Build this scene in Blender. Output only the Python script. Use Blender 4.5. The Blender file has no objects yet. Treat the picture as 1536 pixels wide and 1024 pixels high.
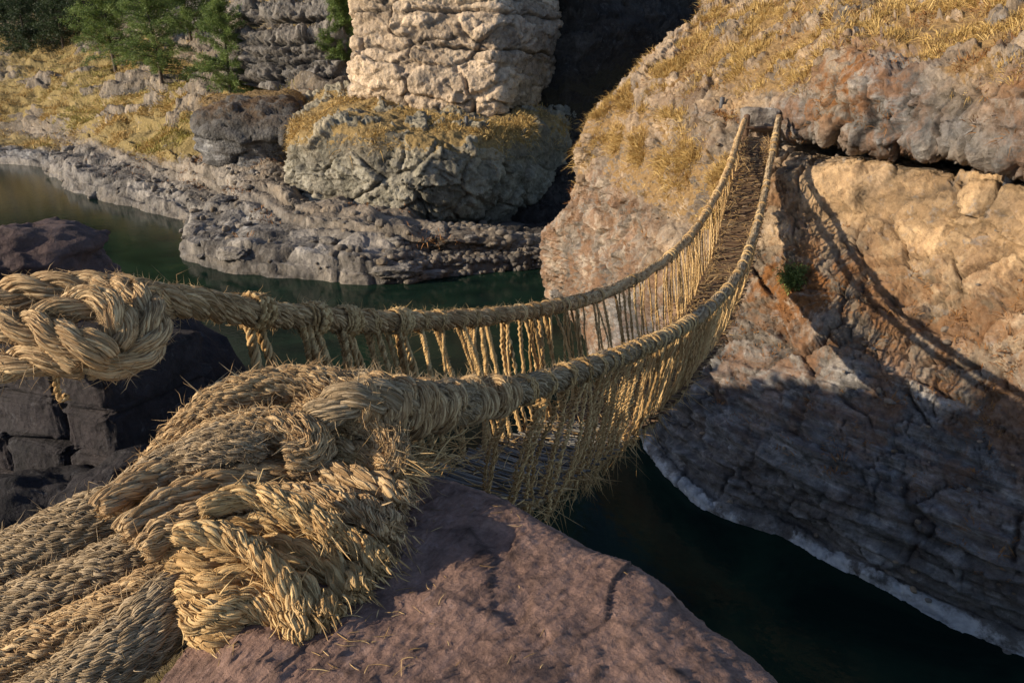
import bpy, math, random
import numpy as np
from mathutils import Vector
random.seed(7); RNG = np.random.default_rng(11)
SC = bpy.context.scene; COL = SC.collection
PI = math.pi; f32 = np.float32

# ------------------------------------------------------------------ camera model
F = 1100.0 / 1536.0; PITCH = math.radians(19.0); CH = 8.5
cp, sp = math.cos(PITCH), math.sin(PITCH)
def ray(px, py):
    u = (px - 768) / 1100.0; v = (512 - py) / 1100.0
    return np.array([u, cp + v * sp, -sp + v * cp])
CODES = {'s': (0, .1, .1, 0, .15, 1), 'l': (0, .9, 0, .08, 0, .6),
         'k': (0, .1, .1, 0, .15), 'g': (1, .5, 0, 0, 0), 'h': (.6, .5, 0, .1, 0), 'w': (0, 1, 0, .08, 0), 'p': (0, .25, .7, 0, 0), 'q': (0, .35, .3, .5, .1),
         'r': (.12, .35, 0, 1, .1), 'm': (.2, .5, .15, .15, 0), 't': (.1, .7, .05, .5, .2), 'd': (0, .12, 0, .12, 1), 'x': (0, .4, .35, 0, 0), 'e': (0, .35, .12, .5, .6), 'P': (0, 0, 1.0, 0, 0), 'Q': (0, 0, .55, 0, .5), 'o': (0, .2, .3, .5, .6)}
def code(c): return list(CODES[c]) + [0] * (6 - len(CODES[c]))
def Y(px, py, y, c='k'):
    d = ray(px, py); p = d * (y / d[1])
    return list(p + np.array([0, 0, CH])) + code(c)
def H(px, py, h, c='k'):
    d = ray(px, py); p = d * ((h - CH) / d[2])
    return list(p + np.array([0, 0, CH])) + code(c)
def proj(V):
    V = np.asarray(V, float).reshape(-1, V.shape[-1])[:, :3] - np.array([0, 0, CH])
    dep = V[:, 1] * cp - V[:, 2] * sp; up = V[:, 1] * sp + V[:, 2] * cp
    return 768 + 1100 * V[:, 0] / dep, 512 - 1100 * up / dep, dep

# ------------------------------------------------------------------ numpy noise
def _hash(ix, iy, iz, seed):
    n = (ix.astype(np.uint32) * np.uint32(374761393) + iy.astype(np.uint32) * np.uint32(668265263)
         + iz.astype(np.uint32) * np.uint32(2246822519) + np.uint32(seed * 3266489917 % 4294967296))
    n = (n ^ (n >> np.uint32(15))) * np.uint32(2246822519)
    n = (n ^ (n >> np.uint32(13))) * np.uint32(3266489917)
    return n ^ (n >> np.uint32(16))
def gn(p, seed=0):
    p = np.asarray(p, f32); i = np.floor(p).astype(np.int64); fr = (p - i).astype(f32)
    w = fr * fr * fr * (fr * (fr * 6 - 15) + 10); out = np.zeros(p.shape[:-1], f32)
    for dx in (0, 1):
        wx = w[..., 0] if dx else 1 - w[..., 0]
        for dy in (0, 1):
            wy = w[..., 1] if dy else 1 - w[..., 1]
            for dz in (0, 1):
                wz = w[..., 2] if dz else 1 - w[..., 2]
                h = _hash(i[..., 0] + dx, i[..., 1] + dy, i[..., 2] + dz, seed)
                g = ((h & np.uint32(1023)).astype(f32) / 511.5 - 1) * (fr[..., 0] - dx)
                g += (((h >> np.uint32(10)) & np.uint32(1023)).astype(f32) / 511.5 - 1) * (fr[..., 1] - dy)
                g += (((h >> np.uint32(20)) & np.uint32(1023)).astype(f32) / 511.5 - 1) * (fr[..., 2] - dz)
                out += wx * wy * wz * g
    return out * 1.5
def fbm(p, o=4, seed=0, gain=.5, ridged=False):
    s = np.zeros(np.asarray(p).shape[:-1], f32); a = 1.0; q = np.asarray(p, f32)
    for k in range(o):
        n = gn(q, seed + k)
        s += a * ((1 - 2 * np.abs(n)) if ridged else n); a *= gain; q = q * 2.03 + 7.1
    return s
def worley(p, seed=0):
    """F1, F2, cell id, facet (random plane per cell)."""
    p = np.asarray(p, f32); i = np.floor(p).astype(np.int64)
    f1 = np.full(p.shape[:-1], 9., f32); f2 = f1.copy(); cid = np.zeros(p.shape[:-1], f32); fac = cid.copy()
    for dx in (-1, 0, 1):
        for dy in (-1, 0, 1):
            for dz in (-1, 0, 1):
                cx, cy, cz = i[..., 0] + dx, i[..., 1] + dy, i[..., 2] + dz
                h = _hash(cx, cy, cz, seed)
                vx = p[..., 0] - cx - (h & np.uint32(1023)).astype(f32) / 1023
                vy = p[..., 1] - cy - ((h >> np.uint32(10)) & np.uint32(1023)).astype(f32) / 1023
                vz = p[..., 2] - cz - ((h >> np.uint32(20)) & np.uint32(1023)).astype(f32) / 1023
                d = np.sqrt(vx * vx + vy * vy + vz * vz); m = d < f1
                f2 = np.where(m, f1, np.minimum(f2, d))
                h2 = _hash(cx, cy, cz, seed + 5)
                g = (vx * ((h2 & np.uint32(255)).astype(f32) / 127.5 - 1) + vy * (((h2 >> np.uint32(8)) & np.uint32(255)).astype(f32) / 127.5 - 1)
                     + vz * (((h2 >> np.uint32(16)) & np.uint32(255)).astype(f32) / 127.5 - 1))
                fac = np.where(m, g, fac); cid = np.where(m, (h2 >> np.uint32(24)).astype(f32) / 255, cid)
                f1 = np.where(m, d, f1)
    return f1, f2, cid, fac
def sstep(a, b, x):
    t = np.clip((x - a) / (b - a), 0, 1); return t * t * (3 - 2 * t)

# ------------------------------------------------------------------ mesh helpers
def link(o, parent=None):
    COL.objects.link(o)
    if parent is not None: o.parent = parent
    return o
def tag(o, label=None, cat=None, group=None, kind=None):
    for k, v in (('label', label), ('category', cat), ('group', group), ('kind', kind)):
        if v: o[k] = v
    return o
def empty(name, loc=(0, 0, 0)):
    o = bpy.data.objects.new(name, None); o.location = loc; o.empty_display_size = .2
    return link(o)
def mesh(name, V, Q, mat, parent=None, attrs=None, smooth=True, loc=None):
    """V (n,3); Q (m,4) or (m,3) or list of both. Vertices are world; shifted to loc / parent origin."""
    V = np.asarray(V, f32).reshape(-1, 3)
    if not isinstance(Q, (list, tuple)): Q = [Q]
    Q = [np.asarray(q, np.int32) for q in Q if len(q)]
    off = np.zeros(3, f32)
    if loc is not None: off = np.asarray(loc, f32)
    elif parent is not None:
        off = np.array(parent.location, f32)
        if parent.parent is not None: off = off + np.array(parent.parent.location, f32)
    me = bpy.data.meshes.new(name)
    me.vertices.add(len(V)); me.vertices.foreach_set('co', (V - off).ravel())
    nl = sum(q.size for q in Q); nf = sum(len(q) for q in Q)
    me.loops.add(nl); me.loops.foreach_set('vertex_index', np.concatenate([q.ravel() for q in Q]))
    tot = np.concatenate([np.full(len(q), q.shape[1], np.int32) for q in Q])
    st = np.concatenate([[0], np.cumsum(tot)[:-1]]).astype(np.int32)
    me.polygons.add(nf); me.polygons.foreach_set('loop_start', st); me.polygons.foreach_set('loop_total', tot)
    me.update(calc_edges=True)
    me.polygons.foreach_set('use_smooth', np.full(nf, smooth, bool))
    for k, a in (attrs or {}).items():
        at = me.attributes.new(k, 'FLOAT', 'POINT'); at.data.foreach_set('value', np.asarray(a, f32).ravel())
    me.materials.append(mat)
    o = bpy.data.objects.new(name, me)
    if loc is not None: o.location = [float(c) for c in loc]
    return link(o, parent)
def join(parts):
    Vs, Qs, Ts, n = [], {3: [], 4: []}, [], 0
    for V, Q, T in parts:
        if not isinstance(Q, (list, tuple)): Q = [Q]
        for q in Q:
            q = np.asarray(q)
            if len(q): Qs[q.shape[1]].append(q + n)
        Vs.append(V); Ts.append(T); n += len(V)
    return np.concatenate(Vs), [np.concatenate(Qs[k]) for k in (4, 3) if Qs[k]], np.concatenate(Ts)
def nrm(v): return v / np.maximum(np.linalg.norm(v, axis=-1, keepdims=True), 1e-9)
def frames(P):
    T = nrm(np.gradient(P, axis=1)); N = np.zeros_like(P)
    a = np.where(np.abs(T[:, :1, 2:3]) > .9, np.array([1., 0, 0]), np.array([0, 0, 1.]))[:, 0]
    n = nrm(np.cross(T[:, 0], a)); N[:, 0] = n
    for k in range(1, P.shape[1]):
        n = nrm(n - (n * T[:, k]).sum(-1, keepdims=True) * T[:, k]); N[:, k] = n
    return T, N, np.cross(T, N)
def tubes(P, R, S=5, tint=None, tip=True):
    """P (N,K,3), R scalar or (N,K): joined tapered tubes."""
    P = np.asarray(P, float); Nn, K = P.shape[:2]
    R = np.broadcast_to(np.asarray(R, float), (Nn, K)).copy()
    if tip: R[:, 0] *= .25; R[:, -1] *= .15
    _, N, B = frames(P); a = np.arange(S) * 2 * PI / S
    V = P[:, :, None] + R[:, :, None, None] * (np.cos(a)[:, None] * N[:, :, None] + np.sin(a)[:, None] * B[:, :, None])
    i = np.arange(Nn)[:, None, None] * K * S; k = np.arange(K - 1)[None, :, None] * S; s = np.arange(S)[None, None, :]
    s2 = (s + 1) % S
    Q = np.stack([i + k + s, i + k + s2, i + k + S + s2, i + k + S + s], -1).reshape(-1, 4)
    t = RNG.random(Nn) if tint is None else np.broadcast_to(tint, (Nn,))
    return V.reshape(-1, 3), Q, np.repeat(t, K * S)
def crom(P, n):
    """Catmull-Rom through P, n points, roughly uniform."""
    P = np.asarray(P, float); Pe = np.concatenate([2 * P[:1] - P[1:2], P, 2 * P[-1:] - P[-2:-1]])
    out = []
    for k in range(len(P) - 1):
        p0, p1, p2, p3 = Pe[k:k + 4]; t = np.linspace(0, 1, 24, endpoint=False)[:, None]
        out.append(.5 * (2 * p1 + (p2 - p0) * t + (2 * p0 - 5 * p1 + 4 * p2 - p3) * t * t + (3 * p1 - p0 - 3 * p2 + p3) * t ** 3))
    D = np.concatenate(out + [P[-1:]])
    s = np.concatenate([[0], np.cumsum(np.linalg.norm(np.diff(D, axis=0), axis=1))])
    q = np.linspace(0, s[-1], n)
    return np.stack([np.interp(q, s, D[:, j]) for j in range(D.shape[1])], -1)
def length(P): return np.linalg.norm(np.diff(P, axis=-2), axis=-1).sum(-1)
def helix(P, R, n, pitch, wob=.0, fr=None, jit=.15):
    """n child paths wound round each of P (N,K,3)."""
    Nn, K = P.shape[:2]; T, N, B = fr or frames(P)
    s = np.concatenate([np.zeros((Nn, 1)), np.cumsum(np.linalg.norm(np.diff(P, axis=1), axis=2), 1)], 1)
    ph = RNG.random((Nn, 1, 1)) * 6.28 + np.arange(n)[None, :, None] * 2 * PI / n + RNG.normal(0, jit, (Nn, n, 1)) * 2 / n
    a = s[:, None, :] * 2 * PI / pitch + ph
    R = np.broadcast_to(np.asarray(R, float), (Nn, K))[:, None, :] * np.ones((1, n, 1))
    if wob:
        q = np.stack([s[:, None, :] * (1.3 / abs(pitch)) * 4 + 0 * a, ph + 0 * a, np.zeros_like(a)], -1)
        R = R * (1 + wob * gn(q, 3)); a = a + wob * 1.2 * gn(q + 31.7, 4)
    C = P[:, None] + R[..., None] * (np.cos(a)[..., None] * N[:, None] + np.sin(a)[..., None] * B[:, None])
    return C.reshape(Nn * n, K, 3)
def strays(C, n, L, r, out=.8, axis=None, curl=.5, K=5, droop=.0):
    """n loose fibres leaving random points of cords C (M,K,3)."""
    M, KK = C.shape[:2]; i = RNG.integers(0, M, n); k = RNG.integers(1, KK - 1, n)
    p = C[i, k]; t = nrm(C[i, np.minimum(k + 1, KK - 1)] - C[i, k - 1]) * RNG.choice([-1, 1], n)[:, None]
    if axis is not None: o = nrm(p - axis[np.minimum(k, len(axis) - 1)] + 1e-5)
    else: o = nrm(RNG.normal(size=(n, 3)))
    d = nrm(t + out * o * RNG.random((n, 1)) + .35 * RNG.normal(size=(n, 3)))
    c = nrm(RNG.normal(size=(n, 3))) * curl
    l = (L * (.35 + 1.1 * RNG.random(n) ** 2))[:, None]
    P = [p]
    for j in range(1, K):
        u = j / (K - 1); P.append(p + l * (d * u + c * u * u * RNG.random((n, 1)) + np.array([0, 0, -droop]) * u * u))
    P = np.stack(P, 1); rr = r * (.6 + .8 * RNG.random((n, 1))) * np.linspace(1, .45, K)[None]
    return tubes(P, rr, 3)

# ------------------------------------------------------------------ materials
class NT:
    def __init__(s, name):
        s.m = bpy.data.materials.new(name); s.m.use_nodes = True; s.t = s.m.node_tree
        s.b = next(n for n in s.t.nodes if n.type == 'BSDF_PRINCIPLED'); s.o = next(n for n in s.t.nodes if n.type == 'OUTPUT_MATERIAL')
        s.tc = s.n('ShaderNodeTexCoord'); s.co = s.tc.outputs['Object']
        g = s.n('ShaderNodeNewGeometry'); s.pos = g.outputs['Position']
    def n(s, t, **k):
        x = s.t.nodes.new(t)
        for a, b in k.items(): setattr(x, a, b)
        return x
    def put(s, sock, v):
        if hasattr(v, 'is_linked') or isinstance(v, bpy.types.NodeSocket): s.t.links.new(v, sock)
        elif isinstance(v, (tuple, list)) and len(v) == 3 and sock.type == 'RGBA': sock.default_value = (*v, 1)
        else: sock.default_value = v
    def noise(s, sc, det=6, rough=.6, dist=0, vec=None, out='Fac'):
        x = s.n('ShaderNodeTexNoise'); s.put(x.inputs['Vector'], vec or s.pos); x.inputs['Scale'].default_value = sc
        x.inputs['Detail'].default_value = det; x.inputs['Roughness'].default_value = rough; x.inputs['Distortion'].default_value = dist
        return x.outputs[out]
    def vor(s, sc, feat='F1', vec=None, out='Distance'):
        x = s.n('ShaderNodeTexVoronoi', feature=feat); s.put(x.inputs['Vector'], vec or s.pos); x.inputs['Scale'].default_value = sc
        return x.outputs[out]
    def ramp(s, f, stops, interp='LINEAR'):
        x = s.n('ShaderNodeValToRGB'); s.put(x.inputs[0], f); e = x.color_ramp.elements; x.color_ramp.interpolation = interp
        while len(e) < len(stops): e.new(.5)
        for k, (p, c) in enumerate(stops):
            e[k].position = p; e[k].color = (*c, 1) if isinstance(c, (tuple, list)) else (c, c, c, 1)
        return x.outputs[0]
    def mix(s, f, a, b, mode='MIX'):
        x = s.n('ShaderNodeMix', data_type='RGBA', blend_type=mode)
        s.put(x.inputs[0], f); s.put(x.inputs[6], a); s.put(x.inputs[7], b); return x.outputs[2]
    def math(s, op, a, b=0., clamp=False):
        x = s.n('ShaderNodeMath', operation=op, use_clamp=clamp); s.put(x.inputs[0], a); s.put(x.inputs[1], b); return x.outputs[0]
    def attr(s, name):
        return s.n('ShaderNodeAttribute', attribute_name=name).outputs['Fac']
    def map(s, sc):
        x = s.n('ShaderNodeMapping'); s.put(x.inputs[0], s.pos); x.inputs['Scale'].default_value = sc; return x.outputs[0]
    def bump(s, h, st=.5, dist=.02, nrm=None):
        x = s.n('ShaderNodeBump'); s.put(x.inputs['Height'], h); x.inputs['Strength'].default_value = st; x.inputs['Distance'].default_value = dist
        if nrm is not None: s.put(x.inputs['Normal'], nrm)
        return x.outputs[0]
    def fin(s, col, rough=.85, nrm=None, spec=.3):
        s.put(s.b.inputs['Base Color'], col); s.put(s.b.inputs['Roughness'], rough)
        s.b.inputs['Specular IOR Level'].default_value = spec
        if nrm is not None: s.put(s.b.inputs['Normal'], nrm)
        return s.m

def rock_mat(name, grey, tan, pale, soil, rust, scale=1.0, bd=.06, band=None, spk=1.):
    m = NT(name)
    n1 = m.noise(.9 * scale, 8, .62, .3); n2 = m.noise(3.5 * scale, 8, .7, .2); n3 = m.noise(14 * scale, 6, .7); nb = m.noise(.33 * scale, 4, .55)
    def var(c, lo, hi): return m.ramp(m.math('ADD', m.math('MULTIPLY', n2, .6), m.math('MULTIPLY', n1, .4)),
                                      [(.3, tuple(x * lo for x in c)), (.5, c), (.7, tuple(x * hi for x in c))])
    g, t, p = var(grey, .3, 1.7), var(tan, .38, 1.4), var(pale, .42, 1.35)
    wf = m.math('ADD', m.attr('warm'), m.math('MULTIPLY', m.math('SUBTRACT', n1, .5), 1.6), True)
    c = m.mix(wf, g, t)
    pf = m.math('MULTIPLY', m.attr('pale'), m.ramp(n1, [(.36, 0.), (.56, 1.)]))
    c = m.mix(pf, c, p)
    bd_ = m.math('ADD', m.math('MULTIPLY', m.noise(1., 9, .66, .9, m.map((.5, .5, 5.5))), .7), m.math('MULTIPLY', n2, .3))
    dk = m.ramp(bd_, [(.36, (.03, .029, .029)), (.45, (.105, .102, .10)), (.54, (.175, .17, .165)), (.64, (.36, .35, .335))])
    c = m.mix(m.math('MULTIPLY', m.ramp(m.math('ADD', m.attr('dark'), m.math('MULTIPLY', m.math('SUBTRACT', n1, .5), 1.3)), [(.25, 0.), (.75, 1.)]), .85), c, dk)  # banded dark rock; the lower cliff's shade is also put into this colour
    sp = m.ramp(m.noise(22 * scale, 5, .75), [(.3, .7), (.5, 1.), (.7, 1.18)])
    c = m.mix(spk, c, sp, 'MULTIPLY')
    c = m.mix(.85, c, m.ramp(m.attr('cell'), [(.0, 1.), (.001, 1.), (.25, .55), (.5, .95), (.75, 1.45)]), 'MULTIPLY')
    # lichen flecks, pale grey-green, and dark stain patches
    lf = m.ramp(m.noise(2.3 * scale, 10, .75, .5), [(.56, 0.), (.65, .7)])
    c = m.mix(lf, c, tuple(min(.5, x * 1.5 + .05) for x in grey))
    df = m.ramp(m.noise(1.7 * scale, 10, .72, .8, m.map((1, 1, .45))), [(.57, 0.), (.7, .75)])
    c = m.mix(df, c, tuple(x * .33 for x in grey))
    rf = m.math('MULTIPLY', m.ramp(m.noise(1.1 * scale, 8, .7, .6), [(.45, 0.), (.55, .9)]), m.math('ADD', m.math('MULTIPLY', m.attr('rust'), 1.1), .07), True)
    c = m.mix(rf, c, m.ramp(n3, [(.3, tuple(x * .5 for x in rust)), (.7, rust)]))
    gf = m.ramp(m.math('ADD', m.attr('grass'), m.math('MULTIPLY', m.math('SUBTRACT', n2, .5), .9)), [(.42, 0.), (.62, 1.)])
    c = m.mix(gf, c, m.ramp(n3, [(.3, tuple(x * .6 for x in soil)), (.55, soil), (.75, tuple(x * 1.3 for x in soil))]))
    if band is not None:
        bf = m.ramp(m.noise(1.0, 7, .6, 1.2, m.map((.25, .25, 3.5))), [(.44, 0.), (.5, 1.), (.57, 0.)])
        c = m.mix(m.math('MULTIPLY', bf, .6), c, band)
    c = m.mix(m.ramp(m.math('ADD', m.math('ADD', m.attr('pale'), m.math('MULTIPLY', m.math('SUBTRACT', n2, .5), .5)), m.math('MULTIPLY', m.math('SUBTRACT', n1, .5), 1.1)), [(.9, 0.), (1.05, .9)]), c, m.ramp(n2, [(.3, (.24, .24, .24)), (.6, (.5, .49, .47))]))
    c = m.mix(m.ramp(m.attr('crack'), [(.0, 0.), (1., .9)]), c, tuple(x * .2 for x in grey))
    b1 = m.bump(m.math('ADD', n2, m.math('MULTIPLY', m.vor(6 * scale), .5)), .8, bd * 2.2)
    b2 = m.bump(m.math('ADD', n3, m.math('MULTIPLY', m.noise(45 * scale, 5, .7), .35)), .6, bd * .7, b1)
    return m.fin(c, .88, b2, .25)

def straw_mat(name, dark, mid, light, green=(.2, .19, .1)):
    m = NT(name); t = m.attr('tint')
    n = m.noise(40, 5, .7); n2 = m.noise(7, 4, .6)
    f = m.math('ADD', m.math('MULTIPLY', t, .62), m.math('MULTIPLY', n, .55))
    c = m.ramp(f, [(.15, dark), (.5, mid), (.95, light)])
    c = m.mix(m.ramp(n2, [(.52, 0.), (.68, .55)]), c, m.mix(.5, c, green, 'MIX'))
    return m.fin(c, .72, m.bump(m.noise(260, 4, .6), .6, .004), .2)

M = {}
M['cliff'] = rock_mat('cliff_rock', (.15, .138, .125), (.40, .268, .145), (.27, .25, .225), (.28, .175, .075), (.27, .115, .036), 1.0, .06)
M['bank'] = rock_mat('bank_rock', (.135, .122, .108), (.23, .17, .105), (.27, .25, .225), (.25, .18, .065), (.19, .11, .045), .6, .1)
M['tower'] = rock_mat('sandstone', (.26, .22, .18), (.44, .335, .23), (.44, .4, .36), (.27, .2, .08), (.22, .12, .06), .8, .09)
M['block'] = rock_mat('block_rock', (.18, .17, .13), (.28, .23, .15), (.3, .29, .26), (.28, .19, .075), (.2, .11, .05), .8, .09)
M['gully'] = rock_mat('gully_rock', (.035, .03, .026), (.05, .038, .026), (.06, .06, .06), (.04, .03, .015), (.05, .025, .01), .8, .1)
M['ledge'] = rock_mat('ledge_rock', (.13, .12, .108), (.19, .15, .11), (.24, .23, .21), (.27, .19, .07), (.2, .11, .05), .7, .1)
M['dim'] = rock_mat('dim_rock', (.075, .07, .065), (.1, .08, .06), (.1, .1, .1), (.2, .13, .055), (.1, .06, .03), .8, .1)
M['slab'] = rock_mat('purple_rock', (.165, .1, .078), (.265, .162, .118), (.31, .23, .18), (.1, .08, .05), (.25, .125, .1), 5.0, .008)
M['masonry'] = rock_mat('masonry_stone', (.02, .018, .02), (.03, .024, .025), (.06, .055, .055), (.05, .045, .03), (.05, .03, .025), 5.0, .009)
M['straw'] = straw_mat('straw_rope', (.12, .07, .028), (.36, .226, .108), (.63, .45, .24), (.27, .215, .13))
M['straw_old'] = straw_mat('weathered_straw', (.09, .062, .035), (.27, .19, .105), (.47, .355, .22), (.2, .175, .125))
M['cord'] = straw_mat('straw_cord', (.15, .085, .028), (.42, .256, .105), (.68, .475, .225), (.3, .24, .12))
M['drygrass'] = straw_mat('dry_grass', (.15, .085, .025), (.43, .27, .085), (.68, .48, .2), (.3, .25, .07))
M['rustplant'] = straw_mat('rust_plant', (.07, .028, .012), (.2, .085, .027), (.34, .17, .06), (.14, .1, .04))
M['greengrass'] = straw_mat('green_grass', (.09, .07, .02), (.26, .21, .05), (.42, .36, .1), (.14, .16, .03))

# ------------------------------------------------------------------ terrain patches
def interp_rows(A, n_sub, ten=.36):
    """A (R,C,D) cardinal spline along axis 0."""
    R = len(A); Ae = np.concatenate([2 * A[:1] - A[1:2], A, 2 * A[-1:] - A[-2:-1]]); out = []
    for k in range(R - 1):
        p0, p1, p2, p3 = Ae[k:k + 4]; t = np.linspace(0, 1, n_sub, endpoint=False).reshape(-1, 1, 1)
        m1, m2 = ten * (p2 - p0), ten * (p3 - p1)
        h = 2 * t ** 3 - 3 * t ** 2
        out.append((h + 1) * p1 + (t ** 3 - 2 * t ** 2 + t) * m1 + (-h) * p2 + (t ** 3 - t ** 2) * m2)
    return np.concatenate(out + [A[-1:]])
def resamp(G, n):
    """along axis 0, equalise angular spacing."""
    X = G[..., :3] - np.array([0, 0, CH]); d = np.linalg.norm(np.diff(X, axis=0), axis=-1) / np.maximum(4, np.linalg.norm(X[1:], axis=-1))
    w = np.quantile(d, .8, axis=1) + 1e-5; s = np.concatenate([[0], np.cumsum(w)]); q = np.linspace(0, s[-1], n)
    i = np.clip(np.searchsorted(s, q, 'right') - 1, 0, len(s) - 2); t = ((q - s[i]) / (s[i + 1] - s[i]))[:, None, None]
    return G[i] * (1 - t) + G[i + 1] * t
CELL = [None]; GROUND = {}; SMOOTH = True
def patch(name, rows, nu, nv, disp, mat, flip=False, gs=0):
    A = np.array(rows, float)
    G = interp_rows(A, 24); G = np.swapaxes(interp_rows(np.swapaxes(G, 0, 1), 24), 0, 1)
    G = resamp(G, nv); G = np.swapaxes(resamp(np.swapaxes(G, 0, 1), nu), 0, 1)
    P = G[..., :3]; at = np.clip(G[..., 3:], -.6, 1.2)
    N = nrm(np.cross(np.gradient(P, axis=1), np.gradient(P, axis=0)))
    if flip: N = -N
    if gs: at[..., 0] = at[..., 0] * (1 - .92 * sstep(.2, .42, fbm(P * gs, 5, 301, .6)))
    CELL[0] = None; D, crack = disp(P, N, at); cell = CELL[0] if CELL[0] is not None else 0 * D + .5
    sh = 0
    if isinstance(crack, tuple): crack, sh = crack
    V = P + N * D[..., None] + sh
    
    nvv, nuu = V.shape[:2]; i = (np.arange(nvv - 1)[:, None] * nuu + np.arange(nuu - 1)[None]).ravel()
    Q = np.stack([i, i + 1, i + nuu + 1, i + nuu], -1)
    if not flip: Q = Q[:, ::-1]
    N2 = nrm(np.cross(np.gradient(V, axis=1), np.gradient(V, axis=0))) * (-1 if flip else 1)
    g = at[..., 0]
    g = np.clip(g * sstep(-.1, .5, N2[..., 2]) * 1.25, 0, 1)
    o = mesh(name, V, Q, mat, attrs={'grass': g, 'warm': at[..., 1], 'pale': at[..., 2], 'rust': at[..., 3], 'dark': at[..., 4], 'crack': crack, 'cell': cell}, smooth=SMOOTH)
    tag(o, kind='structure')
    GROUND[name] = (V.reshape(-1, 3), N2.reshape(-1, 3), g.ravel(), at.reshape(-1, 6), o)
    return o
def rockdisp(big=.4, bs=.35, blk=.15, ks=(1.3, 1.3, 2.2), fine=.05, fs=3., crk=.08, strat=0., ss=2.5, seed=1, beds=(), bedw=.07, bedd=.25, ew=.08):
    def f(P, N, at):
        q = P * bs; d = big * fbm(q, 4, seed)
        wp = P + .16 / max(ks) * np.stack([fbm(P * max(ks), 3, seed + 20), fbm(P * max(ks), 3, seed + 21), fbm(P * max(ks), 3, seed + 22)], -1)
        k = 1 - .7 * np.clip(at[..., 0], 0, 1); c = 0 * d; cell = 0 * d
        for lv, (sc, am) in enumerate(((1, 1.), (2.4, .5), (5.6, .24))):
            f1, f2, cid, fac = worley(wp * np.array(ks) * sc + 5 * lv, seed + 30 + 7 * lv); e = f2 - f1
            wv = sstep(.01, ew, e); d = d + k * blk * am * wv * (.1 + .75 * cid + .75 * fac); cell = cell + (.5, .3, .2)[lv] * cid
            cv = sstep(-.1, .25, gn(P * .8 * max(ks) * sc ** .5, seed + 33 + lv)); cr = (1 - sstep(.0, .06, e)) * cv
            d = d - k * crk * am * cr; c = np.maximum(c, cr * k * (.75, .5, .2)[lv])
        d = d + fine * fbm(P * fs, 4, seed + 50, .6) + fine * .5 * fbm(P * fs * .9, 3, seed + 55, .55, True)
        if strat:
            z = P[..., 2] + .35 * fbm(P * .5, 3, seed + 60); zz = z * ss
            sw = zz - np.floor(zz); d = d + strat * (sstep(0, .35, sw) - sw) * 1.2 * (1 - at[..., 0] * .6)
        for b in beds:
            z = P[..., 2] - b + .32 * fbm(P * .5 + b, 3, seed + 70)
            w = np.exp(-(z / bedw) ** 2) * (.5 + .5 * sstep(-.25, .2, gn(P * .45 + b, seed + 72))); d = d - bedd * w; c = np.maximum(c, w)
        CELL[0] = cell
        return d.astype(f32), np.clip(c, 0, 1)
    return f
def lower(row, dz=-2., dy=-.8, dx=0):
    return [[p[0] + dx, p[1] + dy, p[2] + dz] + p[3:] for p in row]
def push(row, k=1.5, dpy=0, c=None):
    out = []
    for p in row:
        q = np.array(p[:3]) - np.array([0, 0, CH]); q = q * k; q[2] += dpy
        out.append(list(q + np.array([0, 0, CH])) + (p[3:] if c is None else code(c)))
    return out

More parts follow.
